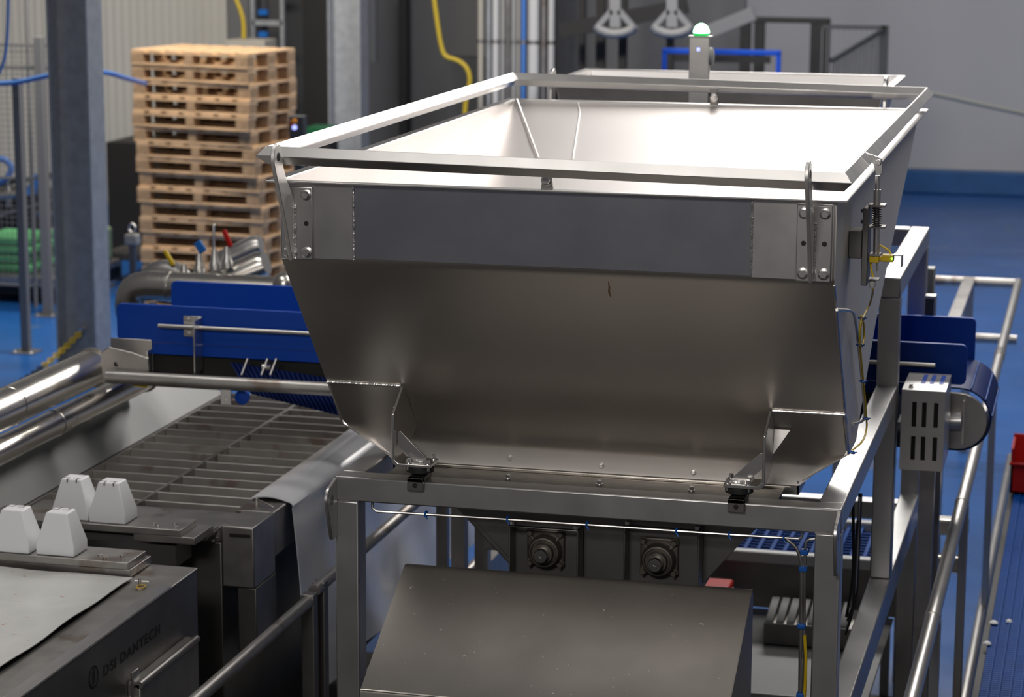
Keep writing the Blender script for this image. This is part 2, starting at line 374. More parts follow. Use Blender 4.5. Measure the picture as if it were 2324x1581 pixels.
for x in (-2.28, P(2001, 200, y=9.66)[0]):       # rear lugs standing above the back rim
    yy = 9.715
    poly = [(x, yy, 2.62)] + [(x, yy + 0.045 + 0.040 * math.cos(a), 2.925 + 0.036 * math.sin(a)) for a in [PI * (1 - k / 8) for k in range(9)]] + [(x, yy + 0.02, 2.62)]
    l = obj('lifting_lug', MB().prism(poly, (0.014, 0, 0)), 'plate', hop, bevel=0.002)
    obj('lug_hole', MB().cyl((x + 0.0142, yy + 0.046, 2.92), (x + 0.0150, yy + 0.046, 2.92), 0.012), 'black', l)
    obj('lug_base_plate', MB().box(x - 0.04, x + 0.054, 9.658, 9.668, 2.60, 2.834), 'plate', hop)
# feet: bent strap brackets on load cells on the frame beam
def face_y(z): return 6.738 + (2.582 - z) * 0.893
def foot(side):
    sg = 1 if side == 'L' else -1
    x = P(888, 990, y=7.02)[0] if side == 'L' else P(1737, 1040, y=7.02)[0]
    xo = XL + 0.004 if side == 'L' else XR - 0.004
    zt = 2.135 if side == 'L' else 2.120
    # doubler plate on the sloping face
    q = [(x, zt), (xo, zt), (xo, 1.975), (x + (xo - x) * 0.30, 1.975), (x, 1.975)]
    d_ = Vector((0, -0.745, -0.667)) * 0.004
    zs = zt
    bead('weld_bead', [(x, face_y(zs) - 0.006, zs), (xo, face_y(zs) - 0.006, zs)], 0.0045, hop)
    bead('weld_bead', [(xo, face_y(zs) - 0.006, zs), (xo, face_y(1.98) - 0.006, 1.98)], 0.004, hop)
    # upright strap in the YZ plane
    th = 0.009 * sg
    zb = 1.915
    pf = [(x, face_y(zt) - 0.01, zt), (x, 7.02, 2.066), (x, 7.02, zb), (x, 7.115, zb), (x, 7.28, 1.965), (x, face_y(2.0), 2.0)]
    br = obj('foot_bracket', MB().prism(pf, (th, 0, 0)), 'plate', hop, bevel=0.002)
    # foot plate with rounded heel
    hp = []
    for k in range(7):
        a = PI + PI / 2 * k / 6
        hp.append((x + sg * (0.022 + 0.022 * math.cos(a)), 7.02, zb + 0.004 + 0.022 * math.sin(a)))
    fx = x + sg * 0.128
    hp = hp + [(fx, 7.02, zb - 0.018), (fx, 7.02, zb - 0.008), (x + sg * 0.022, 7.02, zb - 0.008), (x + sg * 0.010, 7.02, zb + 0.004)]
    obj('foot_plate', MB().prism(hp, (0, 0.10, 0)), 'plate', br, bevel=0.0015)
    # diagonal stiffener
    g = [(x + sg * 0.012, 7.055, zb + 0.088), (x + sg * 0.020, 7.055, zb + 0.090), (fx - sg * 0.012, 7.055, zb - 0.004), (fx - sg * 0.065, 7.055, zb - 0.008), (x + sg * 0.010, 7.055, zb + 0.045)]
    obj('stiffener', MB().prism(g, (0, 0.008, 0)), 'plate', br, bevel=0.001)
    bead('weld_bead', [(fx - sg * 0.062, 7.051, zb - 0.006), (fx - sg * 0.012, 7.051, zb - 0.006)], 0.004, br, 0.6)
    # outer stiffener
    g2 = [(x, 7.06, 2.075), (x - sg * 0.055, 7.06, 2.085), (x - sg * 0.055, 7.18, 2.085), (x, 7.18, 2.075)]
    zt2 = 2.045
    g2 = [Vector((x - sg * 0.052, face_y(zt2) - 0.004, zt2)), Vector((x, face_y(zt2) - 0.004, zt2)), Vector((x, 7.19, 1.965)), ]
    obj('stiffener', MB().prism(g2, (0, -0.008, 0.004)), 'dull', br, bevel=0.001)
    for (ux, uy) in ((fx - sg * 0.075, 7.035), (fx - sg * 0.012, 7.035), (fx - sg * 0.012, 7.105), (fx - sg * 0.075, 7.105)):
        obj('bolt', hexbolt(MB(), (ux, uy, zb - 0.008), (0, 0, 1), 0.008, 0.012), 'bolt', br)
        obj('bolt', MB().cyl((ux, uy, zb - 0.030), (ux, uy, zb - 0.018), 0.006, 8), 'bolt', br)
    cx = fx - sg * 0.044
    lc = obj('load_cell', MB().lathe((cx, 7.06, 1.866), (0, 0, 1), [(0.022, 0), (0.030, 0.006), (0.044, 0.012), (0.044, 0.027), (0.040, 0.031)]), 'rubber', hop)
    obj('load_cell_block', MB().box(cx - 0.026, cx + 0.026, 6.998, 7.10, 1.8535, 1.868).box(cx - 0.026, cx + 0.026, 6.998, 7.018, 1.826, 1.868), 'darksteel', lc, bevel=0.002)
    obj('bolt', MB().cyl((cx, 6.994, 1.845), (cx, 6.998, 1.845), 0.008, 6), 'black', lc)
foot('L'); foot('R')
# outlet collar
xo0, xo1 = XOL, XOR
obj('outlet_collar', MB().box(xo0, xo1, 7.309, 7.314, 1.814, 1.846).box(xo0, xo1, 7.456, 7.464, 1.814, 1.862).box(xo0, xo0 + .006, 7.309, 7.464, 1.814, 1.862).box(xo1 - .006, xo1, 7.309, 7.464, 1.814, 1.862), 'steel', hop)

q = [P(a, c, y=7.0) for a, c in ((1381, 640), (1384, 655), (1383, 663), (1386, 674))]
for i in range(1):
    mk = MB(); pts = []
    for (a, c, wd_) in ((1381, 640, 1.2), (1383, 652, 2.2), (1382, 661, 2.6), (1386, 674, 1.0)):
        yy = 6.85
        for _ in range(30):
            p = P(a, c, y=yy); yy += (face_y(p.z) - .0032 - yy) * .5
        pts.append((p, wd_ * .0012))
    for (a, w1), (c, w2) in zip(pts, pts[1:]): mk.add([a - Vector((w1, 0, 0)), a + Vector((w1, 0, 0)), c + Vector((w2, 0, 0)), c - Vector((w2, 0, 0))], [(0, 1, 2, 3)])
    obj('rust_mark', mk, mat('rust', (.20, .11, .05), .7), hop, solid=.0006)
# ---------------------------------------------------------------- guard frame of tilted square tube round the hopper mouth
gf = thing('guard_rail', 'square-tube steel frame set on edge, ringing the top of the hopper mouth', 'rail', (-2.417, 6.641, 2.95))
d = 0.028
A = [Vector((-2.417, 6.641, 2.950)), Vector((-0.706, 6.641, 2.926)), Vector((-0.706, 9.675, 2.926)), Vector((-2.417, 9.645, 2.950))]
dirs = [Vector((-1, -1, 0)), Vector((1, -1, 0)), Vector((1, 1, 0)), Vector((-1, 1, 0))]
def corner(i):
    r = A[i]; o = dirs[i] * d
    return [r, r + o - Vector((0, 0, d)), r - Vector((0, 0, 2 * d)), r - o - Vector((0, 0, d))]
for i in range(4):
    c0, c1 = corner(i), corner((i + 1) % 4)
    b = MB().add(c0 + c1, [(3, 2, 1, 0), (4, 5, 6, 7)] + [(k, (k + 1) % 4, 4 + (k + 1) % 4, 4 + k) for k in range(4)])
    obj('rail_tube', b, 'plate', gf, bevel=0.002)
for (px, py, y) in ((1241, 408, 6.70), (1620, 218, 9.60)):
    p = P(px, py, y=y)
    hb = obj('hinge_lug', MB().prism([(p.x - .018, y, 2.905), (p.x + .018, y, 2.905), (p.x + .012, y, 2.88), (p.x + .018, y, 2.841), (p.x - .018, y, 2.841), (p.x - .012, y, 2.88)], (0, 0.012, 0)), 'darksteel', gf, bevel=0.001)
    obj('bolt', hexbolt(MB(), (p.x, y, 2.868), (0, -1, 0), 0.0125, 0.012), 'bolt', hb)

# ---------------------------------------------------------------- spring latch with yellow switch on the right-hand wall
lt = thing('spring_latch', 'spring-loaded latch with a yellow safety switch on the right side of the hopper', 'latch', (-0.66, 7.1, 2.6))
lx, ly = -0.650, 7.10
def L_(px, py): return P(px, py, y=ly)
a_ = L_(1968, 470); b_ = L_(1966, 645)
obj('back_plate', MB().box(L_(1958, 560).x, L_(1972, 560).x, ly - 0.03, ly + 0.06, b_.z, a_.z), 'darksteel', lt, bevel=0.002)
obj('wall_bracket', MB().box(XR + .0025, L_(1958, 560).x, ly - 0.035, ly + 0.05, L_(1930, 582).z, L_(1930, 520).z), 'darksteel', lt, bevel=0.002)
rod = obj('push_rod', MB().cyl(L_(1992, 398), L_(1991, 436), 0.007), 'bolt', lt)
obj('sleeve', MB().cyl(L_(1991, 430), L_(1990, 462), 0.011), 'bolt', lt)
obj('sleeve', MB().cyl(L_(1990, 514), L_(1989, 575), 0.010), 'bolt', lt)
obj('guide_shelf', MB().box(L_(1972, 470).x, L_(2010, 470).x, ly - 0.022, ly + 0.03, L_(1990, 468).z, L_(1990, 463).z), 'darksteel', lt)
obj('guide_shelf', MB().box(L_(1972, 510).x, L_(2010, 510).x, ly - 0.022, ly + 0.03, L_(1990, 516).z, L_(1990, 512).z), 'darksteel', lt)
sp0, sp1 = L_(1990, 470), L_(1990, 511)
obj('coil_spring', MB().tube([sp0.lerp(sp1, k / 96) + Vector((0.0125 * math.cos(2 * PI * 8 * k / 96), 0.0125 * math.sin(2 * PI * 8 * k / 96), 0)) for k in range(97)], 0.0022, 6).cyl(sp0, sp1, 0.008), 'darksteel', lt)
pv = L_(1994, 368)
cl = [L_(1963, 346), L_(1981, 352), L_(2001, 360), L_(2003, 372), L_(2002, 396), L_(1988, 396), L_(1983, 374)]
obj('clevis_hook', MB().prism([tuple(q) for q in cl], (0, 0.014, 0)), 'plate', lt, bevel=0.002)
obj('bolt', MB().lathe(pv + Vector((0, -0.001, 0)), (0, -1, 0), [(0.0085, 0), (0.0085, 0.006), (0.007, 0.008)], 16), 'bolt', lt)
obj('switch_body', MB().box(L_(1974, 585).x, L_(1996, 585).x, ly - 0.02, ly + 0.02, L_(1985, 594).z, L_(1985, 580).z), 'yellow', lt, bevel=0.002)
sw = obj('switch_head', MB().box(L_(2002, 585).x, L_(2029, 585).x, ly - 0.022, ly + 0.016, L_(2015, 592).z, L_(2015, 577).z).box(L_(1995, 585).x, L_(2003, 585).x, ly - 0.012, ly + 0.012, L_(2000, 590).z, L_(2000, 581).z), 'yellow', lt, bevel=0.002)
obj('status_light', MB().lathe(P(2024, 587, y=ly - 0.0225), (0, -1, 0), [(0.003, 0), (0.0025, 0.002)], 12), 'ledgreen', sw)
obj('actuator_plate', MB().box(L_(2028, 585).x, L_(2049, 585).x, ly - 0.02, ly + 0.02, L_(2040, 579).z, L_(2040, 576.5).z).box(L_(2046, 585).x, L_(2049, 585).x, ly - 0.02, ly + 0.02, L_(2040, 604).z, L_(2040, 577).z), 'plate', lt, bevel=0.001)
obj('clamp_plate', MB().box(L_(1975, 580).x, L_(1999, 580).x, ly - 0.02, ly + 0.02, L_(1985, 579).z, L_(1985, 574).z), 'darksteel', lt)
obj('cable_gland', MB().lathe(L_(1980, 634), (0, 0, -1), [(0.009, 0), (0.010, 0.004), (0.010, 0.018), (0.006, 0.026)], 12), 'whitedim', lt)
obj('guide_shelf', MB().box(L_(1972, 630).x, L_(1996, 630).x, ly - 0.02, ly + 0.02, L_(1985, 634).z, L_(1985, 631).z), 'darksteel', lt)
obj('stop_pin', MB().cyl(L_(1991, 594), L_(1991, 615), 0.003), 'bolt', lt)
for (px, py) in ((1957, 478), (1957, 503)):
    obj('bolt', MB().cyl(L_(px - 3, py), L_(px + 3, py), 0.006, 6), 'darksteel', lt)
# wire loop welded on the right wall and the yellow cable tied to it
wx = -0.715
wl = [P(1899, 703, x=XR + .007), P(1930, 704, x=wx), P(1940, 712, x=wx), P(1950, 800, x=wx), P(1963, 930, x=wx), P(1962, 955, x=wx), P(1936, 962, x=XR + .007)]
tag(obj('cable_guide_rod', MB().tube(smooth_path(wl, 2), 0.0045, 8), 'steel'), 'thin bent steel rod on the hopper right wall carrying the yellow cable', 'rod')
cx_ = wx + 0.008
yc = [L_(1979, 646), L_(1982, 660), P(1975, 690, x=cx_), P(1962, 712, x=cx_), P(1953, 735, x=cx_), P(1952, 775, x=cx_), P(1953, 800, x=cx_), P(1959, 860, x=cx_), P(1963, 900, x=cx_), P(1966, 945, x=cx_), P(1968, 970, x=cx_), P(1960, 1000, x=cx_), P(1936, 1020, x=cx_)]
yc2 = [P(1956, 716, x=cx_ + .006), P(1950, 745, x=cx_ + .006), P(1951, 785, x=cx_ + .006), P(1956, 790, x=cx_ + .006), P(1962, 760, x=cx_ + .006), P(1960, 728, x=cx_ + .006), P(1952, 716, x=cx_ + .006)]
ca = thing('sensor_cable', 'thin yellow cable looping down the right edge of the hopper from the latch', 'cable', tuple(L_(1979, 646)))
obj('cable', MB().tube(smooth_path(yc, 2), 0.0032, 8), 'cableyellow', ca)
obj('cable', MB().tube(smooth_path(yc2, 2), 0.0030, 8), 'cableyellow', ca)
obj('cable', MB().tube(smooth_path([L_(1998, 556), L_(2010, 563), L_(2020, 570), L_(2021, 576)], 1), 0.003, 8), 'cableyellow', ca)
obj('cable', MB().tube(smooth_path([L_(1976, 594), L_(1977, 610), L_(1982, 628)], 1), 0.003, 8), 'cableyellow', ca)
for (px, py) in ((1955, 722), (1951, 783), (1958, 865), (1965, 949), (1933, 1026)):
    p = P(px, py, x=cx_)
    obj('cable_tie', MB().tube([p + Vector((0.009 * math.cos(a), 0.011 * math.sin(a), -0.002 * math.cos(a))) for a in [k * PI / 5 for k in range(11)]], 0.0028, 6).cyl(p + Vector((.005, -.008, 0)), p + Vector((.016, -.012, .004)), 0.0022, 6), 'tie', ca)

# ================================================================ support frame
fr = thing('support_frame', 'welded square-tube steel frame carrying the hopper, with a raised arch at its rear right', 'frame', (-1.534, 7.02, 0))
x0, x1, t = -2.345, -0.722, 0.080
yA, yP, yR = 7.02, 8.91, 10.26
BV = 0.005
def fbox(name, *a, m='frame', **k): return obj(name, MB().box(*a), m, fr, bevel=BV, **k)
for xa_ in (x0, x1 - t):
    fbox('post', xa_, xa_ + t, yA, yA + t, 0.02, 1.772)
    fbox('side_beam', xa_, xa_ + t, yA + t, yP, 1.772, 1.852)
    fbox('post', xa_, xa_ + t, yP, yP + t, 1.09, 2.19)
    fbox('post', xa_, xa_ + t, yR, yR + t, 0.02, 2.19)
    fbox('arch_beam', xa_, xa_ + t, yP, yR + t, 2.19, 2.268)
    obj('foot_pad', MB().box(xa_ - .03, xa_ + t + .03, yA - .03, yA + t + .03, 0, 0.02), 'frame', fr)
    obj('foot_pad', MB().box(xa_ - .03, xa_ + t + .03, yR - .03, yR + t + .03, 0, 0.02), 'frame', fr)
fbox('low_beam', x1 - t, x1, yA + t, yR, 0.965, 1.09)
fbox('front_beam', x0, x1, yA, yA + t, 1.772, 1.852)
fbox('rear_beam', x0 + t, x1 - t, yR, yR + t, 2.19, 2.268)
fbox('low_beam', x0 + t, x1 - t, yR, yR + t, 0.965, 1.045)
def flug(x):
    y = yA
    zt, zb = 1.848, 1.655
    poly = [(x, y, zt)] + [(x, y - 0.060 + 0.042 * math.cos(a), 1.790 + 0.042 * math.sin(a)) for a in [PI / 2 + k * PI / 2 / 6 for k in range(7)]] + [(x, y - 0.050, zb), (x, y, zb)]
    l = obj('lifting_lug', MB().prism(poly, (0.012, 0, 0)), 'frame', fr, bevel=0.002)
    obj('lug_hole', MB().cyl((x + 0.0122, y - 0.055, 1.788), (x + 0.0130, y - 0.055, 1.788), 0.017), 'panelgrey', l)
flug(x0 - 0.002); flug(x1 - 0.014)
for a_ in (x0, x1 - t): obj('joint_weld', MB().box(a_, a_ + t, yA - .001, yA + .002, 1.7705, 1.7735), 'weld', fr)
# wire rod under the front beam with blue ties
yw_ = 7.05
gd = thing('cable_rod', 'thin steel rod with blue cable ties slung under the front beam', 'rod', tuple(P(845, 1146, y=yw_)))
rp = [P(845, 1140, y=yw_), P(845, 1152, y=yw_), P(856, 1160, y=yw_), P(1100, 1175, y=yw_), P(1400, 1195, y=yw_), P(1660, 1213, y=yw_), P(1812, 1222, y=yw_), P(1820, 1218, y=yw_), P(1820, 1206, y=yw_)]
obj('rod', MB().tube(rp, 0.0045, 8), 'steel', gd)
for (px, py) in ((967, 1166), (1153, 1178), (1333, 1190), (1536, 1205), (1656, 1213), (1780, 1221)):
    p = P(px, py, y=yw_)
    obj('cable_tie', MB().tube([p + Vector((0.002 * math.cos(a), 0.008 * math.cos(a), 0.009 * math.sin(a))) for a in [k * PI / 5 for k in range(11)]], 0.003, 6).cyl(p + Vector((0, -.008, -.004)), p + Vector((.008, -.012, -.014)), 0.0025, 6), 'tie', gd)
vr = thing('cable_drop', 'thin upright rods with blue ties and yellow cable beside the right front post', 'cable', tuple(P(1822, 1581, y=yw_)))
obj('rod', MB().tube(smooth_path([P(1785, 1223, y=yw_), P(1806, 1240, y=yw_), P(1817, 1265, y=yw_), P(1819, 1300, y=yw_), P(1817, 1440, y=yw_), P(1814, 1640, y=yw_)], 1), 0.0055, 8), 'dull', vr)
obj('rod', MB().tube(smooth_path([P(1850, 1222, y=yw_), P(1834, 1224, y=yw_), P(1828, 1232, y=yw_), P(1826, 1300, y=yw_), P(1825, 1440, y=yw_), P(1821, 1640, y=yw_)], 1), 0.0045, 8), 'dull', vr)
obj('cable', MB().tube([P(1826, 1440, y=yw_), P(1829, 1490, y=yw_ - .01), P(1828, 1540, y=yw_ - .01), P(1822, 1640, y=yw_ - .01)], 0.005, 8), 'yellow', vr)
for (px, py) in ((1823, 1290), (1826, 1252), (1819, 1420), (1817, 1577)):
    p = P(px, py, y=yw_ - .006)
    obj('cable_tie', MB().box(p.x - .013, p.x + .012, p.y - .010, p.y + .016, p.z - .008, p.z + .008), 'tie', vr, bevel=.003)

# ================================================================ twin-screw trough under the hopper
tr = thing('screw_trough', 'dark steel twin-screw discharge trough with two round bearings under the hopper', 'trough', (-1.49, 7.2, 1.5))
yt = 7.20
def T_(px, py): p = P(px, py, y=yt); return (p.x, yt, p.z)
obj('end_plate', MB().prism([T_(1030, 1130), T_(1170, 1282), T_(1200, 1400), T_(1540, 1420), T_(1590, 1330), T_(1730, 1180)], (0, 0.012, 0)), 'darksteel', tr, bevel=0.002)
obj('trough_body', MB().prism([(-2.0, yt + .012, 1.73), (-1.80, yt + .012, 1.53), (-1.74, yt + .012, 1.37), (-1.25, yt + .012, 1.37), (-1.19, yt + .012, 1.53), (-1.0, yt + .012, 1.73)], (0, 1.6, 0)), 'darksteel', tr, bevel=0.004)
# top flange of the trough with its bolts, seen between collar and beam
obj('top_flange', MB().box(-2.20, -0.93, 7.110, 7.262, 1.838, 1.845), 'cast', tr, bevel=.001)
obj('collar_flange', MB().box(-2.20, -0.91, 7.252, 7.262, 1.8455, 1.853), 'bright', tr, bevel=.001)
obj('flange_rib', MB().box(-2.20, -0.93, 7.20, 7.206, 1.735, 1.838), 'darksteel', tr)
for (px, py) in ((1152, 1080), (1360, 1093), (1568, 1108)):
    p = P(px, py, z=1.855)
    obj('bolt', hexbolt(MB(), (p.x, 7.16, 1.845), (0, 0, 1), 0.008, 0.011), 'bolt', tr)
for (px, py) in ((1157, 1045), (1365, 1062), (1574, 1077)):
    p = P(px, py, y=7.312)
    obj('bolt', hexbolt(MB(), (p.x, 7.313, p.z + .008), (0, -1, 0), 0.007, 0.008), 'bolt', hop)
for (px, py, xl_, xr_) in ((1234, 1268, 1160, 1318), (1492, 1288, 1420, 1592)):
    c = P(px, py, y=yt - .05)
    u0, u1 = P(xl_, 1200, y=yt - .05).x, P(xr_, 1200, y=yt - .05).x
    zt_ = P(xl_ + 60, 1190, y=yt - .05).z
    # channel shaped carrier with rounded corners
    cp = MB().box(u0, u1, yt - .012, yt, zt_ - .30, zt_).box(u0, u0 + .006, yt - .085, yt, zt_ - .30, zt_).box(u1 - .006, u1, yt - .085, yt, zt_ - .30, zt_).box(u0, u1, yt - .085, yt - .070, zt_ - .006, zt_)
    hs = obj('bearing_carrier', cp, 'darksteel', tr, bevel=.003)
    hw = 0.062
    obj('bearing_flange', MB().prism([(c.x - hw, yt - .026, c.z - hw + .03), (c.x + hw, yt - .026, c.z - hw + .03), (c.x + hw, yt - .026, c.z + hw + .03), (c.x - hw, yt - .026, c.z + hw + .03)], (0, .014, 0)), 'cast', hs, bevel=.012, seg=3)
    obj('bearing_housing', MB().lathe((c.x, yt - .026, c.z + .022), (0, -1, 0), [(0.056, 0), (0.054, 0.020), (0.048, 0.030), (0.043, 0.031), (0.040, 0.026), (0.034, 0.026), (0.032, 0.046), (0.028, 0.046)], 32), 'cast', hs)
    obj('shaft_end', MB().lathe((c.x, yt - .05, c.z + .022), (0, -1, 0), [(0.0265, 0), (0.0265, 0.020), (0.025, 0.022), (0.0225, 0.022), (0.0225, 0.050), (0.020, 0.053), (0.004, 0.053), (0.003, 0.051)], 28), 'bolt', hs)
    for sx_ in (-1, 1):
        for sz_ in (-1, 1):
            obj('bolt', hexbolt(MB(), (c.x + sx_ * .050, yt - .026, c.z + .030 + sz_ * .050), (0, -1, 0), 0.010, 0.014), 'cast', hs)
            a = Vector((c.x + sx_ * .052, yt - .030, c.z + .022 + sz_ * .056)); e_ = Vector((c.x + sx_ * .034, yt - .034, c.z + .022 + sz_ * .034))
            obj('bearing_rib', MB().beam(a, e_, 0.006, 0.012, (0, 1, 0)), 'cast', hs)
    for q in (u0 + .01, u1 - .01):
        obj('bolt', MB().cyl((q, yt - .075, zt_ + .001), (q, yt - .075, zt_ + .012), .007, 6), 'bolt', hs)

# ================================================================ sloping cover in front
cv = thing('sloping_cover', 'dark sloping sheet-metal cover below the hopper, between the front posts', 'cover', (-1.52, 6.65, 1.3))
cx0, cx1 = -2.066, -0.971
cov = [(6.90, 1.600), (6.895, 1.616), (6.878, 1.618), (6.86, 1.610), (6.418, 1.366), (6.412, 1.355), (6.412, 1.18)]
b = MB(); v = []
for y, z in cov: v += [(cx0, y, z), (cx1, y, z)]
b.add(v, [(2 * i, 2 * i + 1, 2 * i + 3, 2 * i + 2) for i in range(len(cov) - 1)])
obj('top_sheet', b, 'cover', cv, solid=0.003, angle=70)
for x in (cx0, cx1):
    obj('side_sheet', MB().add([(x, 6.90, 1.600)] + [(x, y, z) for y, z in cov[2:]] + [(x, 6.90, 1.18)], [tuple(range(7))]), 'cover', cv, solid=0.003)
obj('front_edge', MB().cyl((cx0, 6.412, 1.364), (cx1, 6.412, 1.364), 0.003, 8), 'bright', cv)
obj('cover_leg', MB().box(cx0 + .02, cx0 + .08, 6.5, 6.56, 0, 1.3).box(cx1 - .08, cx1 - .02, 6.5, 6.56, 0, 1.3), 'frame', cv)

# ================================================================ belt conveyor running behind the hopper frame
yG, yH = 9.30, 9.95
bc = thing('belt_conveyor', 'belt conveyor with tall blue side guards passing under the rear of the hopper', 'conveyor', (-2.3, 9.6, 1.7))
def zpx(px, py, y): return P(px, py, y=y).z
gx0, gx1 = P(264, 700, y=yG).x, P(2195, 800, y=yG).x
zt_, zb_ = zpx(264, 688, yG), zpx(270, 772, yG)
def guard(x0, x1, y, z0, z1, r=0.02):
    pts = [(x0, y, z0 + r), (x0, y, z1 - r), (x0 + r * .3, y, z1 - r * .3), (x0 + r, y, z1), (x1 - r, y, z1), (x1 - r * .3, y, z1 - r * .3), (x1, y, z1 - r), (x1, y, z0 + r), (x1 - r * .3, y, z0 + r * .3), (x1 - r, y, z0), (x0 + r, y, z0), (x0 + r * .3, y, z0 + r * .3)]
    return MB().prism(pts, (0, 0.018, 0))
obj('side_guard', guard(gx0, gx1, yG, zb_, zt_), 'blueplastic', bc, bevel=.002)
obj('guard_skirt', MB().box(gx0 + .07, gx1 - .10, yG + .003, yG + .02, zb_ - .052, zb_ - .003), 'blueplastic', bc, bevel=.002)
hx0, hx1 = P(388, 650, y=yH).x, P(2215, 740, y=yH).x
obj('side_guard', guard(hx0, hx1, yH, zpx(2215, 722, yH) - .24, zpx(2215, 722, yH)), 'blueplastic', bc, bevel=.002)
# belt: flat run, with a rounded return at the right-hand end
zc_ = zb_ - .10
rr_ = 0.125
cxd = P(2175, 930, y=yG).x
prof = [(gx0 + .05, zb_ - .02), (cxd, zb_ - .02)] + [(cxd + rr_ * math.sin(a), zb_ - .02 - rr_ + rr_ * math.cos(a)) for a in [PI * k / 14 for k in range(1, 15)]] + [(cxd - .5, zb_ - .02 - 2 * rr_)]
bb = MB(); v = []
for x, z in prof: v += [(x, yG + .03, z), (x, yH - .02, z)]
bb.add(v, [(2 * i, 2 * i + 1, 2 * i + 3, 2 * i + 2) for i in range(len(prof) - 1)])
obj('belt', bb, 'darkblue', bc, solid=0.006, angle=60)
for k in range(3):      # raised flights on the visible end of the belt
    a = 0.35 + k * 0.55
    q = Vector((cxd + (rr_ + .006) * math.sin(a), 0, zb_ - .02 - rr_ + (rr_ + .006) * math.cos(a)))
    obj('belt_flight', MB().cyl((q.x, yG + .04, q.z), (q.x, yH - .04, q.z), .004, 6), 'bluebelt', bc)
# end plate
ep = [(cxd - .22, yG, zb_ - .03)] + [(cxd + (rr_ - .012) * math.sin(a), yG, zb_ - .022 - rr_ + (rr_ - .012) * math.cos(a)) for a in [PI * k / 12 for k in range(13)]] + [(cxd - .22, yG, zb_ - .03 - 2 * rr_ + .03)]
pl_ = obj('end_plate', MB().prism(ep, (0, .022, 0)), 'dull', bc, bevel=.002)
obj('plate_rib', MB().box(cxd + .018, cxd + .026, yG - .02, yG, zb_ - .02 - 2 * rr_ + .035, zb_ - .06), 'plate', pl_)
m0 = P(2145, 955, y=yG - .02); m1 = P(2182, 955, y=yG - .02)
obj('bearing_hub', MB().tube([m0, m1, m1 + Vector((.004, 0, 0))], [.036, .036, .028], 20), 'plate', pl_)
# rod and brackets on the left guard
r0, r1 = P(360, 739, y=yG - .035), P(740, 760, y=yG - .035)
obj('guard_rod', MB().cyl(r0, (gx1 - .12, yG - .035, r0.z + .0), .0095), 'steel', bc)
bx0, bx1 = P(417, 740, y=yG - .004), P(458, 740, y=yG - .004)
gb = obj('guard_bracket', MB().box(bx0.x, bx1.x, yG - .006, yG - .0005, zpx(430, 763, yG), zpx(430, 716, yG)).box(bx1.x - .006, bx1.x, yG - .09, yG, zpx(440, 842, yG - .05), zpx(440, 720, yG)), 'plate', bc, bevel=.001)
for (px, py) in ((427, 724), (450, 724), (428, 756)):
    p = P(px, py, y=yG - .006); obj('bolt', hexbolt(MB(), p, (0, -1, 0), .006, .005), 'bolt', gb)
# end bearing plate with round hole at left
e0 = P(240, 785, y=yG - .01); e1 = P(345, 860, y=yG - .01)
ebp = obj('bearing_plate', MB().box(gx0 - .03, e1.x, yG - .004, yG + .004, zb_ - .16, zb_ + .01), 'dull', bc, bevel=.004)
p = P(320, 822, y=yG - .006); obj('plate_hole', MB().cyl((p.x, yG - .0045, p.z), (p.x, yG - .003, p.z), .024, 24), 'black', ebp)
obj('plate_lip', MB().box(e1.x - .006, e1.x, yG - .05, yG, zb_ - .13, zb_ - .03), 'plate', ebp)
for px in (565, 610, 630):
    q = P(px, 815, y=yG - .075)
    obj('hanger_strip', MB().beam(q, P(px - 14, 852, y=yG - .10), .006, .05, (0, 1, 0)), 'plate', bc)
obj('return_shaft', MB().cyl(P(596, 833, y=yG - .08), P(615, 834, y=yG - .08), .014), 'plate', bc)
obj('under_frame', MB().box(gx0 + .15, cxd - .25, yG + .03, yH - .05, zb_ - .20, zb_ - .06), 'black', bc)
for x in (-2.62, -.66):
    obj('leg', MB().box(x, x + .06, yG + .1, yG + .16, 0, zb_ - .15), 'dull', bc)
    obj('leg', MB().box(x, x + .06, yH - .16, yH - .10, 0, zb_ - .15), 'dull', bc)
# dark ribbed belt hanging below
A_, B_, C_, D_ = P(525, 822, y=9.318), P(800, 866, y=9.318), P(835, 958, y=9.25), P(572, 893, y=9.25)
def rb(u, v):
    a = A_.lerp(B_, u); c = D_.lerp(C_, u); q = a.lerp(c, v); k = int(round(u * 96)) % 4
    return q + Vector((0, -1, 0.2)) * (0.022 if k in (1, 2) else 0.0) + Vector((0, -.01 * math.sin(v * PI), 0))
tag(obj('ribbed_belt', MB().grid(rb, 96, 8), 'darkblue', None, solid=.004, angle=30), 'dark blue ribbed belt sloping down onto the slatted grid under the conveyor', 'belt')
# slotted guard box at the right
vb = thing('slotted_cover', 'grey steel box cover with six vertical slots beside the right rear post', 'cover', (-.62, 8.95, 1.7))
v0, v1 = P(2047, 885, y=8.90), P(2139, 1070, y=8.90)
yv0, yv1 = 8.90, 9.235
fx = []
def slotted(x0, x1, z0, z1, y):
    cols = [x0 + (x1 - x0) * f for f in (.30, .53, .80)]; sw_ = .0085
    rows = [(z0 + (z1 - z0) * .13, z0 + (z1 - z0) * .43), (z0 + (z1 - z0) * .55, z0 + (z1 - z0) * .86)]
    b = MB(); xsx = [x0] + [q for c in cols for q in (c - sw_, c + sw_)] + [x1]; zs = [z0, rows[0][0], rows[0][1], rows[1][0], rows[1][1], z1]
    for i in range(len(xsx) - 1):
        for j in range(5):
            if i % 2 == 1 and j % 2 == 1: continue
            b.add([(xsx[i], y, zs[j]), (xsx[i + 1], y, zs[j]), (xsx[i + 1], y, zs[j + 1]), (xsx[i], y, zs[j + 1])], [(0, 1, 2, 3)])
    return b
obj('front_panel', slotted(v0.x, v1.x, v1.z, v0.z, yv0), 'plate', vb, solid=.003)
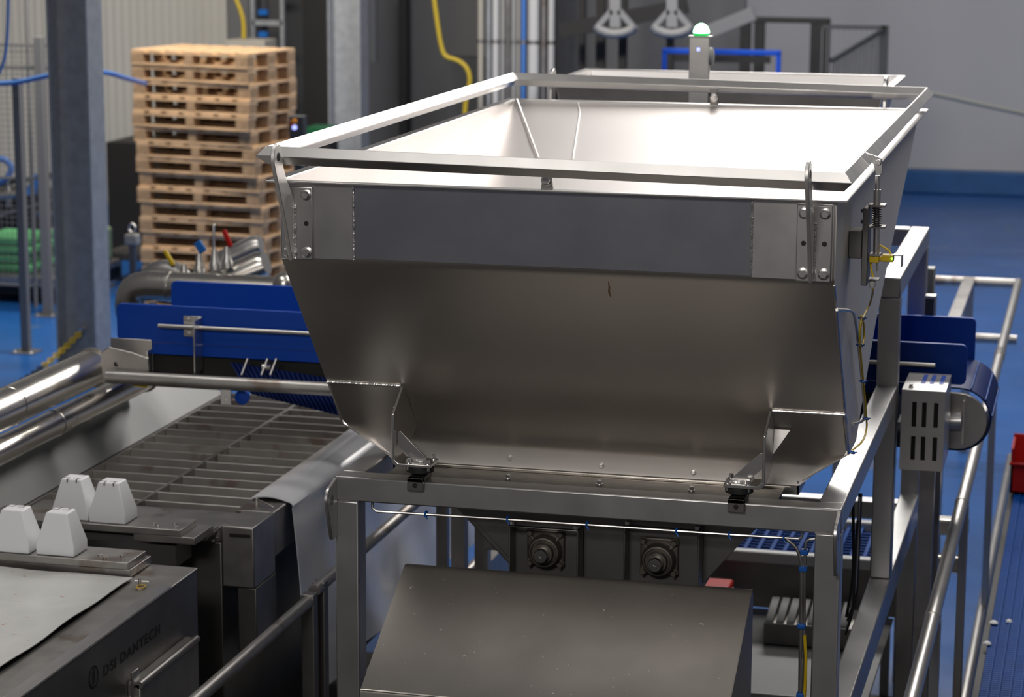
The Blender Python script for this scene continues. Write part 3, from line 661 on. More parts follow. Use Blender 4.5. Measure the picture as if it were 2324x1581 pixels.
obj('side_panel', MB().box(v1.x - .003, v1.x, yv0, yv1, v1.z, v0.z), 'plate', vb)
obj('side_panel', MB().box(v0.x, v0.x + .003, yv0, yv1, v1.z, v0.z), 'plate', vb)
obj('top_panel', MB().box(v0.x, v1.x, yv0, yv1, v0.z, v0.z + .003), 'plate', vb)
for f in (.42, .62, .84):
    x = v0.x + (v1.x - v0.x) * f; obj('slot', MB().box(x - .008, x + .008, yv0 + .13, yv0 + .30, v0.z + .003, v0.z + .0045), 'blueplastic', vb)
obj('slot_shade', MB().box(v0.x + .01, v1.x - .01, yv0 + .02, yv1 - .02, v1.z + .01, v0.z - .02), 'black', vb)  # black box stands in for the shade behind the slots
obj('back_panel', MB().box(v0.x, v1.x, yv1, yv1 + .003, v1.z, v0.z), 'darksteel', vb)
obj('bolt', hexbolt(MB(), (v0.x + .03, yv0 + .05, v0.z + .003), (0, 0, 1), .008, .01), 'bolt', vb)
q0 = P(2104, 605, y=10.5); q1 = P(2121, 662, y=10.5)
tag(obj('junction_box', MB().box(q0.x, q1.x, 10.45, 10.53, 0, q0.z), 'panelgrey', bevel=.004), 'slim pale grey upright box just behind the rear right arch post', 'box')
q0 = P(2100, 668, y=10.05); q1 = P(2124, 715, y=10.05)
st_ = thing('square_tube', 'short square steel tube end standing right of the rear arch post', 'tube', (q0.x, 10.05, q1.z))
obj('tube_body', MB().box(q0.x, q1.x, 10.02, 10.08, q1.z - .2, q0.z), 'frame', st_, bevel=.003)
obj('tube_mouth', MB().box(q0.x + .003, q1.x - .008, 10.018, 10.021, q1.z - .1, q0.z - .012), 'darkgrey', st_)

# ================================================================ slatted plate cell on the left
ZG = 1.30
gc = thing('grid_cell', 'long steel cell with a slatted grid top, left of the hopper', 'machine', (-3.6, 9.3, 0))
gx_0, gx_1, gy0, gy1 = -4.055, -3.245, 8.20, 10.55
obj('tank_body', MB().box(gx_0 - .02, -3.215, 8.30, gy1, 0.25, 1.13), 'darksteel', gc)
n = 16
for k in range(n):
    y = 8.545 + k * 0.134
    obj('slat', MB().box(gx_0, gx_1, y, y + .012, ZG - .075, ZG), 'slat', gc, bevel=.002)
obj('tank_shade', MB().box(gx_0 - .01, -3.22, 8.32, gy1 - .02, 1.131, 1.135), 'black', gc)  # black plane added as the shade between the slats
obj('centre_bar', MB().box(-3.665, -3.650, 8.30, gy1, ZG - .05, ZG + .003), 'dull', gc)
obj('edge_bar', MB().box(gx_0 - .018, gx_0, 8.2, gy1, ZG - .06, ZG + .004), 'steel', gc)
obj('side_channel', MB().box(gx_1, -3.085, 8.49, gy1, 1.12, ZG + .002), 'dull', gc, bevel=.006)
obj('near_plate', MB().box(-4.05, -3.215, 8.10, 8.46, ZG - .012, ZG), 'dull', gc, bevel=.002)
kb = obj('corner_box', MB().box(-3.212, -3.082, 8.25, 8.49, 1.062, ZG + .003), 'dull', gc, bevel=.005)
obj('slot', MB().box(-3.180, -3.095, 8.247, 8.2505, 1.262, 1.276), 'black', kb)
obj('lower_box', MB().box(-3.16, -3.082, 8.27, 8.50, .80, 1.058), 'darksteel', gc, bevel=.005)
obj('lower_box', MB().box(-3.385, -3.214, 8.25, 8.50, .0, 1.236), 'darksteel', gc, bevel=.004)
lk = obj('latch', MB().box(-3.275, -3.215, 8.228, 8.25, 1.245, 1.295), 'dull', gc, bevel=.003)
for (u, w) in ((-3.268, 1.288), (-3.268, 1.252), (-3.24, 1.247), (-3.225, 1.262)): obj('bolt', hexbolt(MB(), (u, 8.228, w), (0, -1, 0), .005, .006), 'bolt', lk)
obj('latch_pin', MB().cyl((-3.26, 8.224, 1.272), (-3.22, 8.224, 1.274), .006), 'bolt', lk)
obj('gap_shade', MB().box(-4.0, -3.39, 8.18, 8.20, .4, 1.25), 'black', gc)  # black sheet stands in for the dark gap in front of the cell
# tall splash panel beside the grid
tag(obj('splash_panel', MB().prism([(-4.074, 7.69, 1.303), (-4.070, 7.69, 1.308), (-4.205, 7.69, 1.475), (-4.210, 7.69, 1.470)], (0, 2.81, 0)), 'panelgrey'), 'long plain grey leaning panel between the polished pipes and the slatted grid', 'panel')
# two long polished pipes
for (zc2, ye, r, lab) in ((1.698, 9.14, .078, 'upper of two big polished steel pipes running towards the camera at left'), (1.540, 9.70, .055, 'lower of two big polished steel pipes, lying along the top of the grey panel')):
    xp = -4.13
    pp = thing('pipe', lab, 'pipe', (xp, 7.0, zc2))
    obj('pipe_body', MB().tube([(xp, 6.4, zc2), (xp, ye, zc2)], r, 32), 'bright', pp)
    for yy in ((7.85, 8.35) if zc2 > 1.6 else (8.1, 8.75)):
        obj('pipe_seam', MB().tube([(xp, yy - .006, zc2), (xp, yy - .003, zc2), (xp, yy + .003, zc2), (xp, yy + .006, zc2)], [r, r + .0022, r + .0022, r], 32), 'bright', pp)
    obj('pipe_collar', MB().tube([(xp, ye - .004, zc2), (xp, ye + .012, zc2)], r + .008, 32), 'dull', pp)
# cross tube with its end gusset
tu = thing('cross_tube', 'thick matt steel tube running level below the left blue guard, passing behind the hopper', 'tube', tuple(P(245, 852, y=8.85)))
t0 = P(243, 854, y=8.85); t1 = P(775, 884, y=8.85)
obj('tube_body', MB().cyl(t0, (t1.x + .3, 8.85, t0.z + (t1.z - t0.z) * 1.2), .027, 24), 'dull', tu)
gs = [P(228, 800, y=8.9), P(246, 787, y=8.9), P(300, 800, y=8.9), P(335, 812, y=8.9), P(338, 842, y=8.9), P(262, 872, y=8.9), P(232, 868, y=8.9)]
obj('end_gusset', MB().prism([tuple(q) for q in gs], (0, .012, 0)), 'dull', tu, bevel=.004)
obj('gusset_hole', MB().cyl(P(264, 826, y=8.8985), P(264, 826, y=8.8995), .011), 'rubber', tu)
obj('tube_bracket', MB().box(-2.68, -2.64, 8.85, 9.329, t1.z - .02, t1.z + .005), 'dull', tu)
hk = P(513, 890, y=8.86)
tb = obj('tube_tab', MB().box(hk.x - .022, hk.x + .022, 8.855, 8.861, hk.z - .05, hk.z + .03), 'plate', tu, bevel=.001)
obj('bolt', hexbolt(MB(), P(514, 905, y=8.854), (0, -1, 0), .006, .005), 'bolt', tb)
wh = P(548, 902, y=8.90)
obj('blue_roller', MB().lathe(wh, (0, 1, 0), [(.012, 0), (.030, .002), (.030, .02), (.012, .022)], 24), 'blueplastic', tu)
obj('warning_band', MB().box(P(305, 872, y=8.87).x, P(335, 872, y=8.87).x, 8.868, 8.874, t0.z - .040, t0.z - .030), 'yellow', tu)
# carrying bars with the white blocks
def carrier(name, label, x0, x1, y0, y1, z0, steps):
    c = thing(name, label, 'bar', ((x0 + x1) / 2, y0, z0))
    obj('top_plate', MB().box(x0, x1, y0, y1, z0 + .030, z0 + .056), 'dull', c, bevel=.002)
    obj('under_plate', MB().box(x1 - .19, x1 + steps, y0 + .004, y1 + .03, z0 + .001, z0 + .029), 'dull', c, bevel=.002)
    for (u, w) in ((.10, .03), (.13, .06), (.03, .03), (.05, .07)):
        obj('bolt', hexbolt(MB(), (x1 - u, y0 + w, z0 + .056), (0, 0, 1), .007, .003), 'dull', c)
    return c
carrier('carrier_bar', 'grey steel bar on the lettered cabinet holding the front pair of white blocks', -4.2, -3.275, 7.50, 7.665, 1.304, .006)
kc = carrier('carrier_bar', 'grey stepped steel plate holding the rear pair of white blocks near the grid', -4.05, -3.26, 7.955, 8.12, 1.304, .055)
obj('step_plate', MB().box(-3.40, -3.215, 8.00, 8.235, 1.301, 1.309), 'dull', kc, bevel=.002)
obj('support_rail', MB().box(-4.05, -3.3, 8.0, 8.16, 1.2, 1.285), 'darksteel', kc)
def block(x0, y0, z0, back_slots, label):
    w, dp, h = .148, .118, .150
    r = thing('white_block', label, 'block', (x0 + w / 2, y0 + dp / 2, z0), 'white plastic blocks')
    a, c = .030, .022
    tx0, tx1 = x0 + .030, x0 + w - .038
    ty0, ty1 = y0 + .030, y0 + dp - .012
    b = MB()
    zb = z0 + .036
    b0 = [(x0, y0, z0), (x0 + w, y0, z0), (x0 + w, y0 + dp, z0), (x0, y0 + dp, z0)]
    b1 = [(x, y, zb) for x, y, z in b0]
    b2 = [(tx0, ty0, z0 + h), (tx1, ty0, z0 + h), (tx1, ty1, z0 + h), (tx0, ty1, z0 + h)]
    b.add(b0 + b1 + b2, [(3, 2, 1, 0)] + [(i, (i + 1) % 4, 4 + (i + 1) % 4, 4 + i) for i in range(4)] + [(4 + i, 4 + (i + 1) % 4, 8 + (i + 1) % 4, 8 + i) for i in range(4)] + [(8, 9, 10, 11)])
    obj('block_body', b, 'white', r, bevel=.004)
    ys = (ty1 - .028, ty1 + .004) if back_slots else (ty0 - .006, ty0 + .022)
    for f in (.32, .78):
        xx = tx0 + (tx1 - tx0) * f
        obj('slot', MB().box(xx - .0018, xx + .0018, ys[0], ys[1], z0 + h - .012, z0 + h + .0006), 'cast', r)
        obj('slot', MB().box(xx - .022, xx + .0018, ys[0] if back_slots else ys[1] - .003, ys[0] + .003 if back_slots else ys[1], z0 + h - .004, z0 + h + .0006), 'cast', r)
zB = 1.3605
block(-3.634, 7.515, zB, True, 'tapered white plastic block, right one of the front pair')
block(-3.806, 7.510, zB, True, 'tapered white plastic block, left one of the front pair, by the photo edge')
block(-3.634, 7.972, zB, False, 'tapered white plastic block, right one of the rear pair, before the slats')
block(-3.790, 7.985, zB, False, 'tapered white plastic block, left one of the rear pair, partly hidden')

# ---------------------------------------------------------------- lettered cabinet
dc = thing('lettered_cabinet', 'dark steel cabinet with black lettering on its side, lower left corner', 'cabinet', (-3.7, 7.0, 0))
cx_r, cy_b = -3.095, 7.70
obj('body', MB().box(-4.6, cx_r, 5.2, cy_b, 0.1, ZG - .004), 'darksteel', dc, bevel=.003)
obj('top_plate', MB().box(-4.6, cx_r + .003, 5.2, cy_b, ZG - .004, ZG), 'dull', dc, bevel=.002)
obj('edge_strip', MB().box(cx_r - .048, cx_r + .003, 5.2, 7.45, ZG, ZG + .003), 'plate', dc)
q0, q1 = P(316, 1552, x=cx_r + .045), P(447, 1446, x=cx_r + .045)
sb = obj('side_box', MB().box(cx_r, cx_r + .05, q0.y, q1.y, .65, q0.z + .002), 'dull', dc, bevel=.006)
obj('box_lip', MB().cyl((cx_r + .045, q0.y, q0.z - .004), (cx_r + .045, q1.y, q0.z - .004), .013), 'dull', sb)
l0 = P(306, 1520, x=cx_r + .03)
obj('lever', MB().box(l0.x - .004, l0.x + .004, l0.y - .028, l0.y + .028, l0.z - .12, l0.z), 'plate', dc, bevel=.001)
obj('lever_pin', MB().cyl(P(290, 1592, x=cx_r), P(290, 1592, x=cx_r) + Vector((.04, 0, 0)), .022), 'plate', dc)
# lettering and emblem on the side
def text_mesh(s, size):
    cu = bpy.data.curves.new('lettering', 'FONT'); cu.body = s; cu.size = size; cu.extrude = 0.0004; cu.space_character = 1.18; cu.offset = 0.0013
    o = bpy.data.objects.new('lettering', cu); COL.objects.link(o)
    bpy.context.view_layer.update()
    me = bpy.data.meshes.new_from_object(o.evaluated_get(bpy.context.evaluated_depsgraph_get()))
    bpy.data.objects.remove(o); bpy.data.curves.remove(cu); return me
def ext(m): return min(v.co.x for v in m.vertices), max(v.co.x for v in m.vertices)
full = text_mesh('DSI DANTECH', .050); f0, f1 = ext(full)
ta, tb_ = P(236, 1534, x=cx_r + .001), P(364, 1455, x=cx_r + .001)
wid = f1 - f0
sc_ = (tb_.y - ta.y) / wid
hgt = .036 / (max(v.co.y for v in full.vertices) - min(v.co.y for v in full.vertices))
for word in ('DSI', 'DANTECH'):
    me = text_mesh(word, .050); me.name = 'lettering'; w0_, w1_ = ext(me)
    sh = f0 - w0_ if word == 'DSI' else f1 - w1_
    for v in me.vertices: v.co = Vector((cx_r + .0006 + v.co.z, ta.y + (v.co.x + sh - f0) * sc_, ta.z + v.co.y * hgt))
    me.materials.clear(); me.materials.append(M['ink'])
    lo = bpy.data.objects.new('lettering', me); COL.objects.link(lo); lo.parent = dc; lo.matrix_parent_inverse = base_inv(dc)
    lo['label'] = 'black lettering ' + word
ec = P(213, 1536, x=cx_r + .001); er = .036
em = MB()
def strip(pts, w):
    for (y0, z0), (y1, z1) in zip(pts, pts[1:]):
        t = Vector((0, y1 - y0, z1 - z0)).normalized(); nn = Vector((0, -t.z, t.y)) * w / 2
        a, c = Vector((ec.x, ec.y + y0, ec.z + z0)), Vector((ec.x, ec.y + y1, ec.z + z1)); a -= t * w * .2; c += t * w * .2
        em.add([a - nn, c - nn, c + nn, a + nn], [(0, 1, 2, 3)])
wst = .0046
strip([(-.006, .036)] + [(er * math.cos(a) * .95, er * math.sin(a)) for a in [math.radians(105 + 150 * k / 14) for k in range(15)]] + [(-.004, -.036)], wst)
strip([(.006, -.036)] + [(er * math.cos(a) * .95, er * math.sin(a)) for a in [math.radians(-75 + 150 * k / 14) for k in range(15)]] + [(.004, .036)], wst)
strip([(-.0045, -.035), (-.0045, .020)], wst); strip([(.0045, .035), (.0045, -.020)], wst)
eo = obj('emblem', em, 'ink', dc, solid=.0006); eo['label'] = 'round black emblem of two half circles and bars'
# sheet on the cabinet
def sheet(u, v):
    x = -3.252 - u * 1.2; y = 7.488 - v * 2.2 - .012 * u
    z = ZG + .010 + .012 * math.exp(-u * 9) * (1 - math.exp(-v * 7)) + .0035 * math.sin(17 * u + 6 * v) * math.sin(9 * v + 3 * u) + .003 * math.sin(31 * v + 4 * u)
    return (x + .006 * math.sin(6 * v), y, z)
so = tag(obj('plastic_sheet', MB().grid(sheet, 40, 60), 'sheet', solid=.003), 'pale wrinkled plastic sheet with small red stains on top of the lettered cabinet', 'sheet')
rg = thing('ring_pin', 'small orange ring hanging from a steel pin at the sheet corner', 'pin', tuple(P(320, 1320, z=ZG)))
pc = P(318, 1322, z=ZG + .012)
obj('pin', MB().cyl(pc + Vector((-.02, 0, .004)), pc + Vector((.03, .004, .004)), .0035, 8).cyl(pc + Vector((0, 0, -.01)), pc + Vector((0, 0, .016)), .006, 10), 'bolt', rg)
rc = P(320, 1332, z=ZG + .004)
obj('ring', MB().tube([rc + Vector((.015 * math.cos(a), .022 * math.sin(a), .002)) for a in [2 * PI * k / 20 for k in range(21)]], .0028, 8, cap=False), 'ringmat', rg)

# ---------------------------------------------------------------- white tarpaulin hanging on the cell side
def tarp(u, v):
    y = 8.64 + u * 3.0
    if v < .18:
        t = v / .18; x = -3.235 + .15 * t; z = 1.312 + .012 * math.sin(t * PI) - .004 * t
    elif v < .25:
        t = (v - .18) / .07; a = t * PI / 2; x = -3.085 + .03 * math.sin(a); z = 1.308 - .03 * (1 - math.cos(a))
    else:
        t = (v - .25) / .75; x = -3.055 + .06 * t; z = 1.278 - .80 * t
        x += .022 * math.sin(5.5 * y + 2.5 * t) * t + .010 * math.sin(13 * y - 4 * t) * t + .010 * math.sin(2.1 * y + 5 * t)
    return (x, y, z)
tag(obj('tarpaulin', MB().grid(tarp, 90, 44), 'tarp', solid=.003), 'white plastic tarpaulin folded over the cell edge and hanging down behind the handrail', 'tarpaulin')
hp_ = thing('hook_pin', 'small rusty clasp pin at the near top corner of the hanging tarpaulin', 'pin', tuple(P(600, 1142, z=1.32)))
hp0 = P(582, 1146, z=1.30); hp1 = P(612, 1146, z=1.33)
obj('pin', MB().cyl(hp0, hp0 + Vector((0, 0, .03)), .005, 8), 'bolt', hp_)
obj('clasp', MB().tube([hp0 + Vector((0, 0, .024)), hp1, hp1 + Vector((.02, -.01, -.006))], .004, 8), 'dull', hp_)
# low rails and beam behind tarpaulin bottom
for (x, z, r, lab, m) in ((-2.93, .40, .05, 'dark floor-level steel beam below the hanging tarpaulin', 'darksteel'),):
    tag(obj('beam', MB().box(x - r, x + r, 8.3, 11.8, 0, z), m, bevel=.004), lab, 'beam')
# ---------------------------------------------------------------- left handrail
hr = thing('handrail', 'dark round-tube handrail with square posts, left of the support frame', 'handrail', (-2.81, 8.1, 0))
hx, hz = -2.81, 1.10
obj('rail', MB().cyl((hx, 6.2, hz - .02), (hx, 8.10, hz - .02), .024, 20), 'dull', hr)
obj('rail', MB().cyl((hx, 8.16, hz - .0), (hx, 10.6, hz - .0), .024, 20), 'dull', hr)
obj('post', MB().box(hx - .026, hx + .026, 8.08, 8.128, 0, hz + .008), 'darksteel', hr, bevel=.004)
obj('post', MB().box(hx - .024, hx + .024, 8.21, 8.258, 0, hz + .020), 'darksteel', hr, bevel=.004)
obj('post', MB().box(hx - .026, hx + .026, 9.92, 9.97, 0, hz - .03), 'darksteel', hr, bevel=.004)
obj('rail', MB().cyl((hx, 8.23, .55), (hx, 10.6, .55), .018, 16), 'dull', hr)

# ================================================================ right-hand railing, lower belt and aisle
rlx = -.505
rr = thing('railing', 'three-bar round-tube steel railing running away along the right edge', 'railing', (rlx, 8.0, 0))
tubes = [(1.20, 4.9, 15.6, .0265), (P(2205, 1500, x=rlx).z, 4.9, 15.6, .0255), (P(2262, 1470, x=rlx).z, 4.9, 15.6, .0255)]
for z, ya, ye, r in tubes:
    obj('rail', MB().cyl((rlx, ya, z), (rlx, ye, z), r, 20), 'steel', rr)
for (px, py) in ((2122, 1400), (2166, 1140), (2232, 880)):
    y = P(px, py, z=1.20).y
    obj('post', MB().box(rlx - .006, rlx + .030, y - .022, y + .022, 0, 1.19), 'frame', rr, bevel=.003)
    obj('collar', MB().tube([(rlx, y - .03, 1.20), (rlx, y + .03, 1.20)], .0295, 20), 'steel', rr)
y = P(2268, 805, z=1.2).y
obj('collar', MB().cyl((rlx, y - .1, 1.2), (rlx, y + .1, 1.2), .030, 20), 'bright', rr)
br_ = thing('cross_railing', 'two level steel rails crossing the blue floor beyond the right conveyor end', 'railing', (-.8, 15.7, 0))
yc_ = 15.75
obj('rail', MB().cyl((-1.4, yc_, zpx(2120, 636, yc_)), (rlx, yc_, zpx(2120, 636, yc_)), .034, 16), 'dull', br_)
obj('rail', MB().cyl((-1.4, yc_, zpx(2240, 768, yc_)), (rlx, yc_, zpx(2240, 768, yc_)), .034, 16), 'dull', br_)
xq = P(2200, 632, y=yc_).x
obj('side_rail', MB().beam((xq, yc_, zpx(2200, 634, yc_)), (xq, 13.2, zpx(2200, 634, yc_)), .075, .03), 'dull', br_)
obj('post', MB().box(xq - .03, xq + .03, yc_ + .03, yc_ + .09, 0, zpx(2120, 636, yc_)), 'frame', br_)
obj('post', MB().box(xq - .03, xq + .03, 13.2, 13.26, 0, zpx(2200, 634, yc_) - .015), 'frame', br_)
# blue modular belt with the red crate
zl = 0.50
mb_ = thing('modular_belt', 'bright blue modular belt with lengthwise ridges at the lower right edge', 'belt', (-.15, 9.5, 0))
mx0, mx1 = P(2235, 1500, z=zl).x, .25
vs = []; y_, y2_ = 6.2, P(2290, 1118, z=zl).y + .9
nb = 40
b = MB()
k = 0; x = mx0
while x < mx1:
    b.box(x, x + .034, y_, y2_, zl - .03, zl - .004); x += .042
obj('belt_base', MB().box(mx0, mx1, y_, y2_, zl - .035, zl - .012), 'bluebelt', mb_)
x = mx0
while x < mx1 - .03:
    rb_ = MB(); yy = y_
    while yy < y2_:
        rb_.box(x, x + .030, yy, yy + .020, zl - .013, zl + .001); yy += .027
    obj('belt_lane', rb_, 'bluebelt', mb_)['kind'] = 'stuff'
    obj('belt_ridge', MB().box(x + .031, x + .037, y_, y2_, zl - .012, zl + .008), 'bluebelt', mb_)
    x += .044
obj('belt_frame', MB().box(mx0 - .03, mx0 - .004, y_, y2_, zl - .14, zl - .02), 'rubber', mb_)
for yy in (7.0, 11.5): obj('leg', MB().box(mx0 - .03, mx0 + .03, yy, yy + .06, 0, zl - .13), 'frame', mb_)
for (px, py, s_) in ((2255, 1415, .02), (2290, 1412, .014), (2240, 1462, .018)):
    p = P(px, py, z=zl + .004)
    cr_ = MB().lathe(p, (0, 0, 1), [(s_ * .6, 0), (s_, .005), (s_ * .7, .012), (s_ * .2, .016)], 9)
    tag(obj('white_scrap', cr_, 'white'), {2255: 'larger white scrap lying on the blue modular belt', 2290: 'small white scrap right of the larger one on the blue belt', 2240: 'white scrap nearest the camera on the blue belt edge'}[px], 'scrap')
c0 = P(2291, 1118, z=zl + .01)
rcx, rcy = c0.x, c0.y
rc_ = thing('red_crate', 'red plastic crate standing on the far end of the blue modular belt', 'crate', (rcx + .2, rcy, zl + .01))
hh = P(2291, 992, y=rcy).z - c0.z
obj('crate_body', MB().box(rcx, rcx + .4, rcy, rcy + .012, zl + .01, zl + .01 + hh * .55).box(rcx, rcx + .4, rcy + .3, rcy + .312, zl + .01, zl + .01 + hh * .85).box(rcx, rcx + .012, rcy, rcy + .31, zl + .01, zl + .01 + hh * .8).box(rcx + .388, rcx + .4, rcy, rcy + .31, zl + .01, zl + .01 + hh * .8).box(rcx, rcx + .4, rcy, rcy + .31, zl + .01, zl + .02), 'red', rc_)
obj('crate_rim', MB().box(rcx - .008, rcx + .408, rcy - .008, rcy + .016, zl + .01 + hh * .50, zl + .01 + hh * .55), 'red', rc_, bevel=.004)
# steel platform tubes
for i, (px0, px1, py, r, lab) in enumerate(((2090, 2205, 1184, .040, 'upper bright steel cross tube between the frame and the right railing'), (2090, 2170, 1268, .032, 'lower bright steel cross tube between the frame and the right railing'))):
    yt_ = 10.9 - .18 * i
    a = P(px0, py, y=yt_)
    ct = thing('cross_tube', lab, 'tube', (-.65, 10.9, 0))
    obj('tube_body', MB().box(-.779, rlx - .024, yt_ - r, yt_ + r, a.z - .05, a.z + .03), 'bright', ct, bevel=.012)
    obj('leg', MB().box(-.70, -.66, yt_ - .02, yt_ + .02, 0, a.z - .05), 'darksteel', ct)
# lower conveyor under the screws
lc_ = thing('grid_conveyor', 'low conveyor with a blue grid belt and white edge seen under the hopper frame', 'conveyor', (-1.3, 10.7, 0))
ya = 10.62
ze = zpx(1760, 1264, ya)
obj('edge_strip', MB().box(-2.1, -.78, ya, ya + .05, ze - .035, ze + .02), 'whitedim', lc_, bevel=.006)
obj('side_plate', MB().box(-2.1, -.78, ya + .01, ya + .04, ze - .25, ze - .036), 'darksteel', lc_)
obj('belt', MB().box(-2.1, -.78, ya + .05, 11.2, ze - .03, ze - .005), 'darkblue', lc_)
k = 0; x = -2.05
while x < -.8:
    obj('belt_rib', MB().box(x, x + .016, ya + .06, 11.2, ze - .005, ze + .018), 'bluebelt', lc_); x += .062
yy = ya + .09
while yy < 11.15:
    obj('belt_bar', MB().box(-2.1, -.78, yy, yy + .010, ze - .005, ze + .008), 'bluebelt', lc_); yy += .05
obj('edge_strip', MB().box(-2.1, -.78, 11.2, 11.25, ze - .035, ze + .04), 'whitedim', lc_, bevel=.006)
for x in (-2.0, -.86): obj('leg', MB().box(x, x + .06, ya + .3, ya + .36, 0, ze - .03), 'frame', lc_)
# finned motor on a grey table
mt = thing('finned_motor', 'dark motor box with a ribbed top, seen low between cover and right post', 'motor', tuple(P(1780, 1440, y=10.2)))
m0_, m1_ = P(1733, 1412, y=10.2), P(1733, 1452, y=10.2)
mxr = m0_.x + .42
obj('housing', MB().box(m0_.x, mxr, 10.2, 10.50, m1_.z - .02, m0_.z), 'darksteel', mt, bevel=.006)
x = m0_.x + .006
while x < mxr - .04:
    obj('fin', MB().hexa([(x, 10.205, m0_.z), (x + .036, 10.205, m0_.z), (x + .036, 10.5, m0_.z), (x, 10.5, m0_.z)], [(x, 10.215, m0_.z + .012), (x + .036, 10.215, m0_.z + .012), (x + .036, 10.43, m0_.z + .055), (x, 10.43, m0_.z + .055)]), 'greypaint', mt, bevel=.003); x += .047
tbz = m1_.z - .022
tt = thing('low_table', 'grey low metal table with faint red stains beneath the dark motor', 'table', (-1.2, 9.9, 0))
obj('top', MB().box(-1.75, -.85, 9.55, 10.75, tbz - .012, tbz), 'greypaint', tt, bevel=.004)
obj('front_edge', MB().box(-1.75, -.85, 9.54, 9.55, tbz - .05, tbz), 'whitedim', tt)
for (u, w) in ((-1.72, 9.58), (-.9, 9.58), (-1.72, 10.7), (-.9, 10.7)): obj('leg', MB().box(u, u + .04, w, w + .04, 0, tbz - .012), 'frame', tt)
tag(obj('red_tray', MB().box(P(1585, 1335, y=10.3).x, P(1656, 1335, y=10.3).x, 10.25, 10.42, zpx(1600, 1345, 10.3), zpx(1600, 1326, 10.3)), 'red', bevel=.01), 'small red tray peeping over the top edge of the sloping cover', 'tray')
tag(obj('tray_stand', MB().box(P(1585, 1335, y=10.3).x, P(1656, 1335, y=10.3).x, 10.25, 10.42, tbz + .001, zpx(1600, 1345, 10.3) - .001), 'darksteel'), 'dark block carrying the small red tray behind the sloping cover', 'stand')
# loose cables beside the right-hand low beam
for i, (pts, r, m) in enumerate((([(1936, 1140), (1938, 1280), (1932, 1340), (1921, 1400)], .006, 'rubber'), ([(1962, 1120), (1962, 1290), (1945, 1360), (1925, 1410)], .008, 'rubber'), ([(1975, 1130), (1972, 1290), (1955, 1340), (1930, 1380)], .005, 'dull'), ([(1948, 1180), (1958, 1230), (1960, 1300), (1940, 1390), (1918, 1440)], .005, 'rubber'))):
    q = [P(a, c, y=8.6 - k * .02 - i * .035) for k, (a, c) in enumerate(pts)]
    q = [Vector((min(v.x, -.815), v.y, v.z)) for v in q]
    tag(obj('cable', MB().tube(smooth_path(q, 2), r, 8), m), ['thin black cable hanging leftmost inside the right frame side', 'thickest black cable hanging inside the right frame side', 'grey metal-sheathed cable hanging nearest the right low beam', 'black cable curving between the others inside the right frame side'][i], 'cable', 'cables inside the right frame side')
for i, (px, y0_, y1_) in enumerate(((2012, 1390, 1600),)):
    tag(obj('cable', MB().tube([P(2014, 1390, x=-.9), P(2008, 1450, x=-.9), P(2009, 1520, x=-.9), P(2004, 1620, x=-.9)], .008, 8), 'yellow'), 'yellow cable hanging below the right low beam', 'cable')

# ================================================================ second hopper behind, with the green beacon
h2 = thing('rear_hopper', 'second pale steel hopper standing close behind the large one', 'hopper', (-1.75, 11.2, 1.8))
qx0, qx1, qy0, qy1 = -2.46, -.965, 10.62, 11.36
zr2 = 2.835
obj('rim_flange', rim(qx0, qx1, qy0, qy1, .03, zr2, zr2 + .006), 'plate', h2)
b = MB()
t_ = [(qx0, qy0, zr2), (qx1, qy0, zr2), (qx1, qy1, zr2), (qx0, qy1, zr2)]; l_ = [(qx0 + .2, qy0 + .02, 2.0), (qx1 - .2, qy0 + .02, 2.0), (qx1 - .2, qy0 + .25, 2.0), (qx0 + .2, qy0 + .25, 2.0)]
b.add(t_ + l_, [(i, (i + 1) % 4, 4 + (i + 1) % 4, 4 + i) for i in range(1, 4)])
obj('hopper_wall', b, 'inner_lit', h2, solid=.004)
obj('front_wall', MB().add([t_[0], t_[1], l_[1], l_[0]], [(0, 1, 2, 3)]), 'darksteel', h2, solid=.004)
for u in (qx0 + .25, qx1 - .25): obj('leg', MB().box(u, u + .06, 11.30, 11.36, 0, 2.70), 'frame', h2)
bt = thing('beacon', 'glowing green dome lamp on an upright square steel post', 'lamp', (-1.78, 10.55, 2.7))
yb2 = 10.56
u0, u1 = P(1563, 150, y=yb2).x, P(1609, 150, y=yb2).x
ztp = zpx(1585, 84, yb2)
obj('post', MB().box(u0, u1, yb2, yb2 + .028, 2.62, ztp), 'plate', bt, bevel=.003)
obj('cap_plate', MB().box(u0 - .004, u1 + .010, yb2 - .006, yb2 + .034, ztp, ztp + .006), 'plate', bt, bevel=.001)
uc = (u0 + u1) / 2 + .006
obj('lens_base', MB().lathe((uc, yb2 + .014, ztp + .006), (0, 0, 1), [(.034, 0), (.034, .012)], 28), 'lampgreenbase', bt)
obj('lens', MB().lathe((uc, yb2 + .014, ztp + .018), (0, 0, 1), [(.036, 0)] + [(.036 * math.cos(a), .042 * math.sin(a)) for a in [PI / 2 * k / 10 for k in range(1, 11)]], 28), 'lampgreen', bt)
p = P(1585, 112, y=yb2); obj('indicator', MB().box(p.x - .007, p.x + .007, yb2 - .002, yb2, p.z - .008, p.z + .008), 'ledblue', bt)
p = P(1609, 128, y=yb2 + .015)
obj('round_knob', MB().lathe((u1, yb2 + .014, p.z), (1, 0, 0), [(.040, 0), (.040, .012), (.030, .018), (.012, .020)], 24), 'panelgrey', bt)

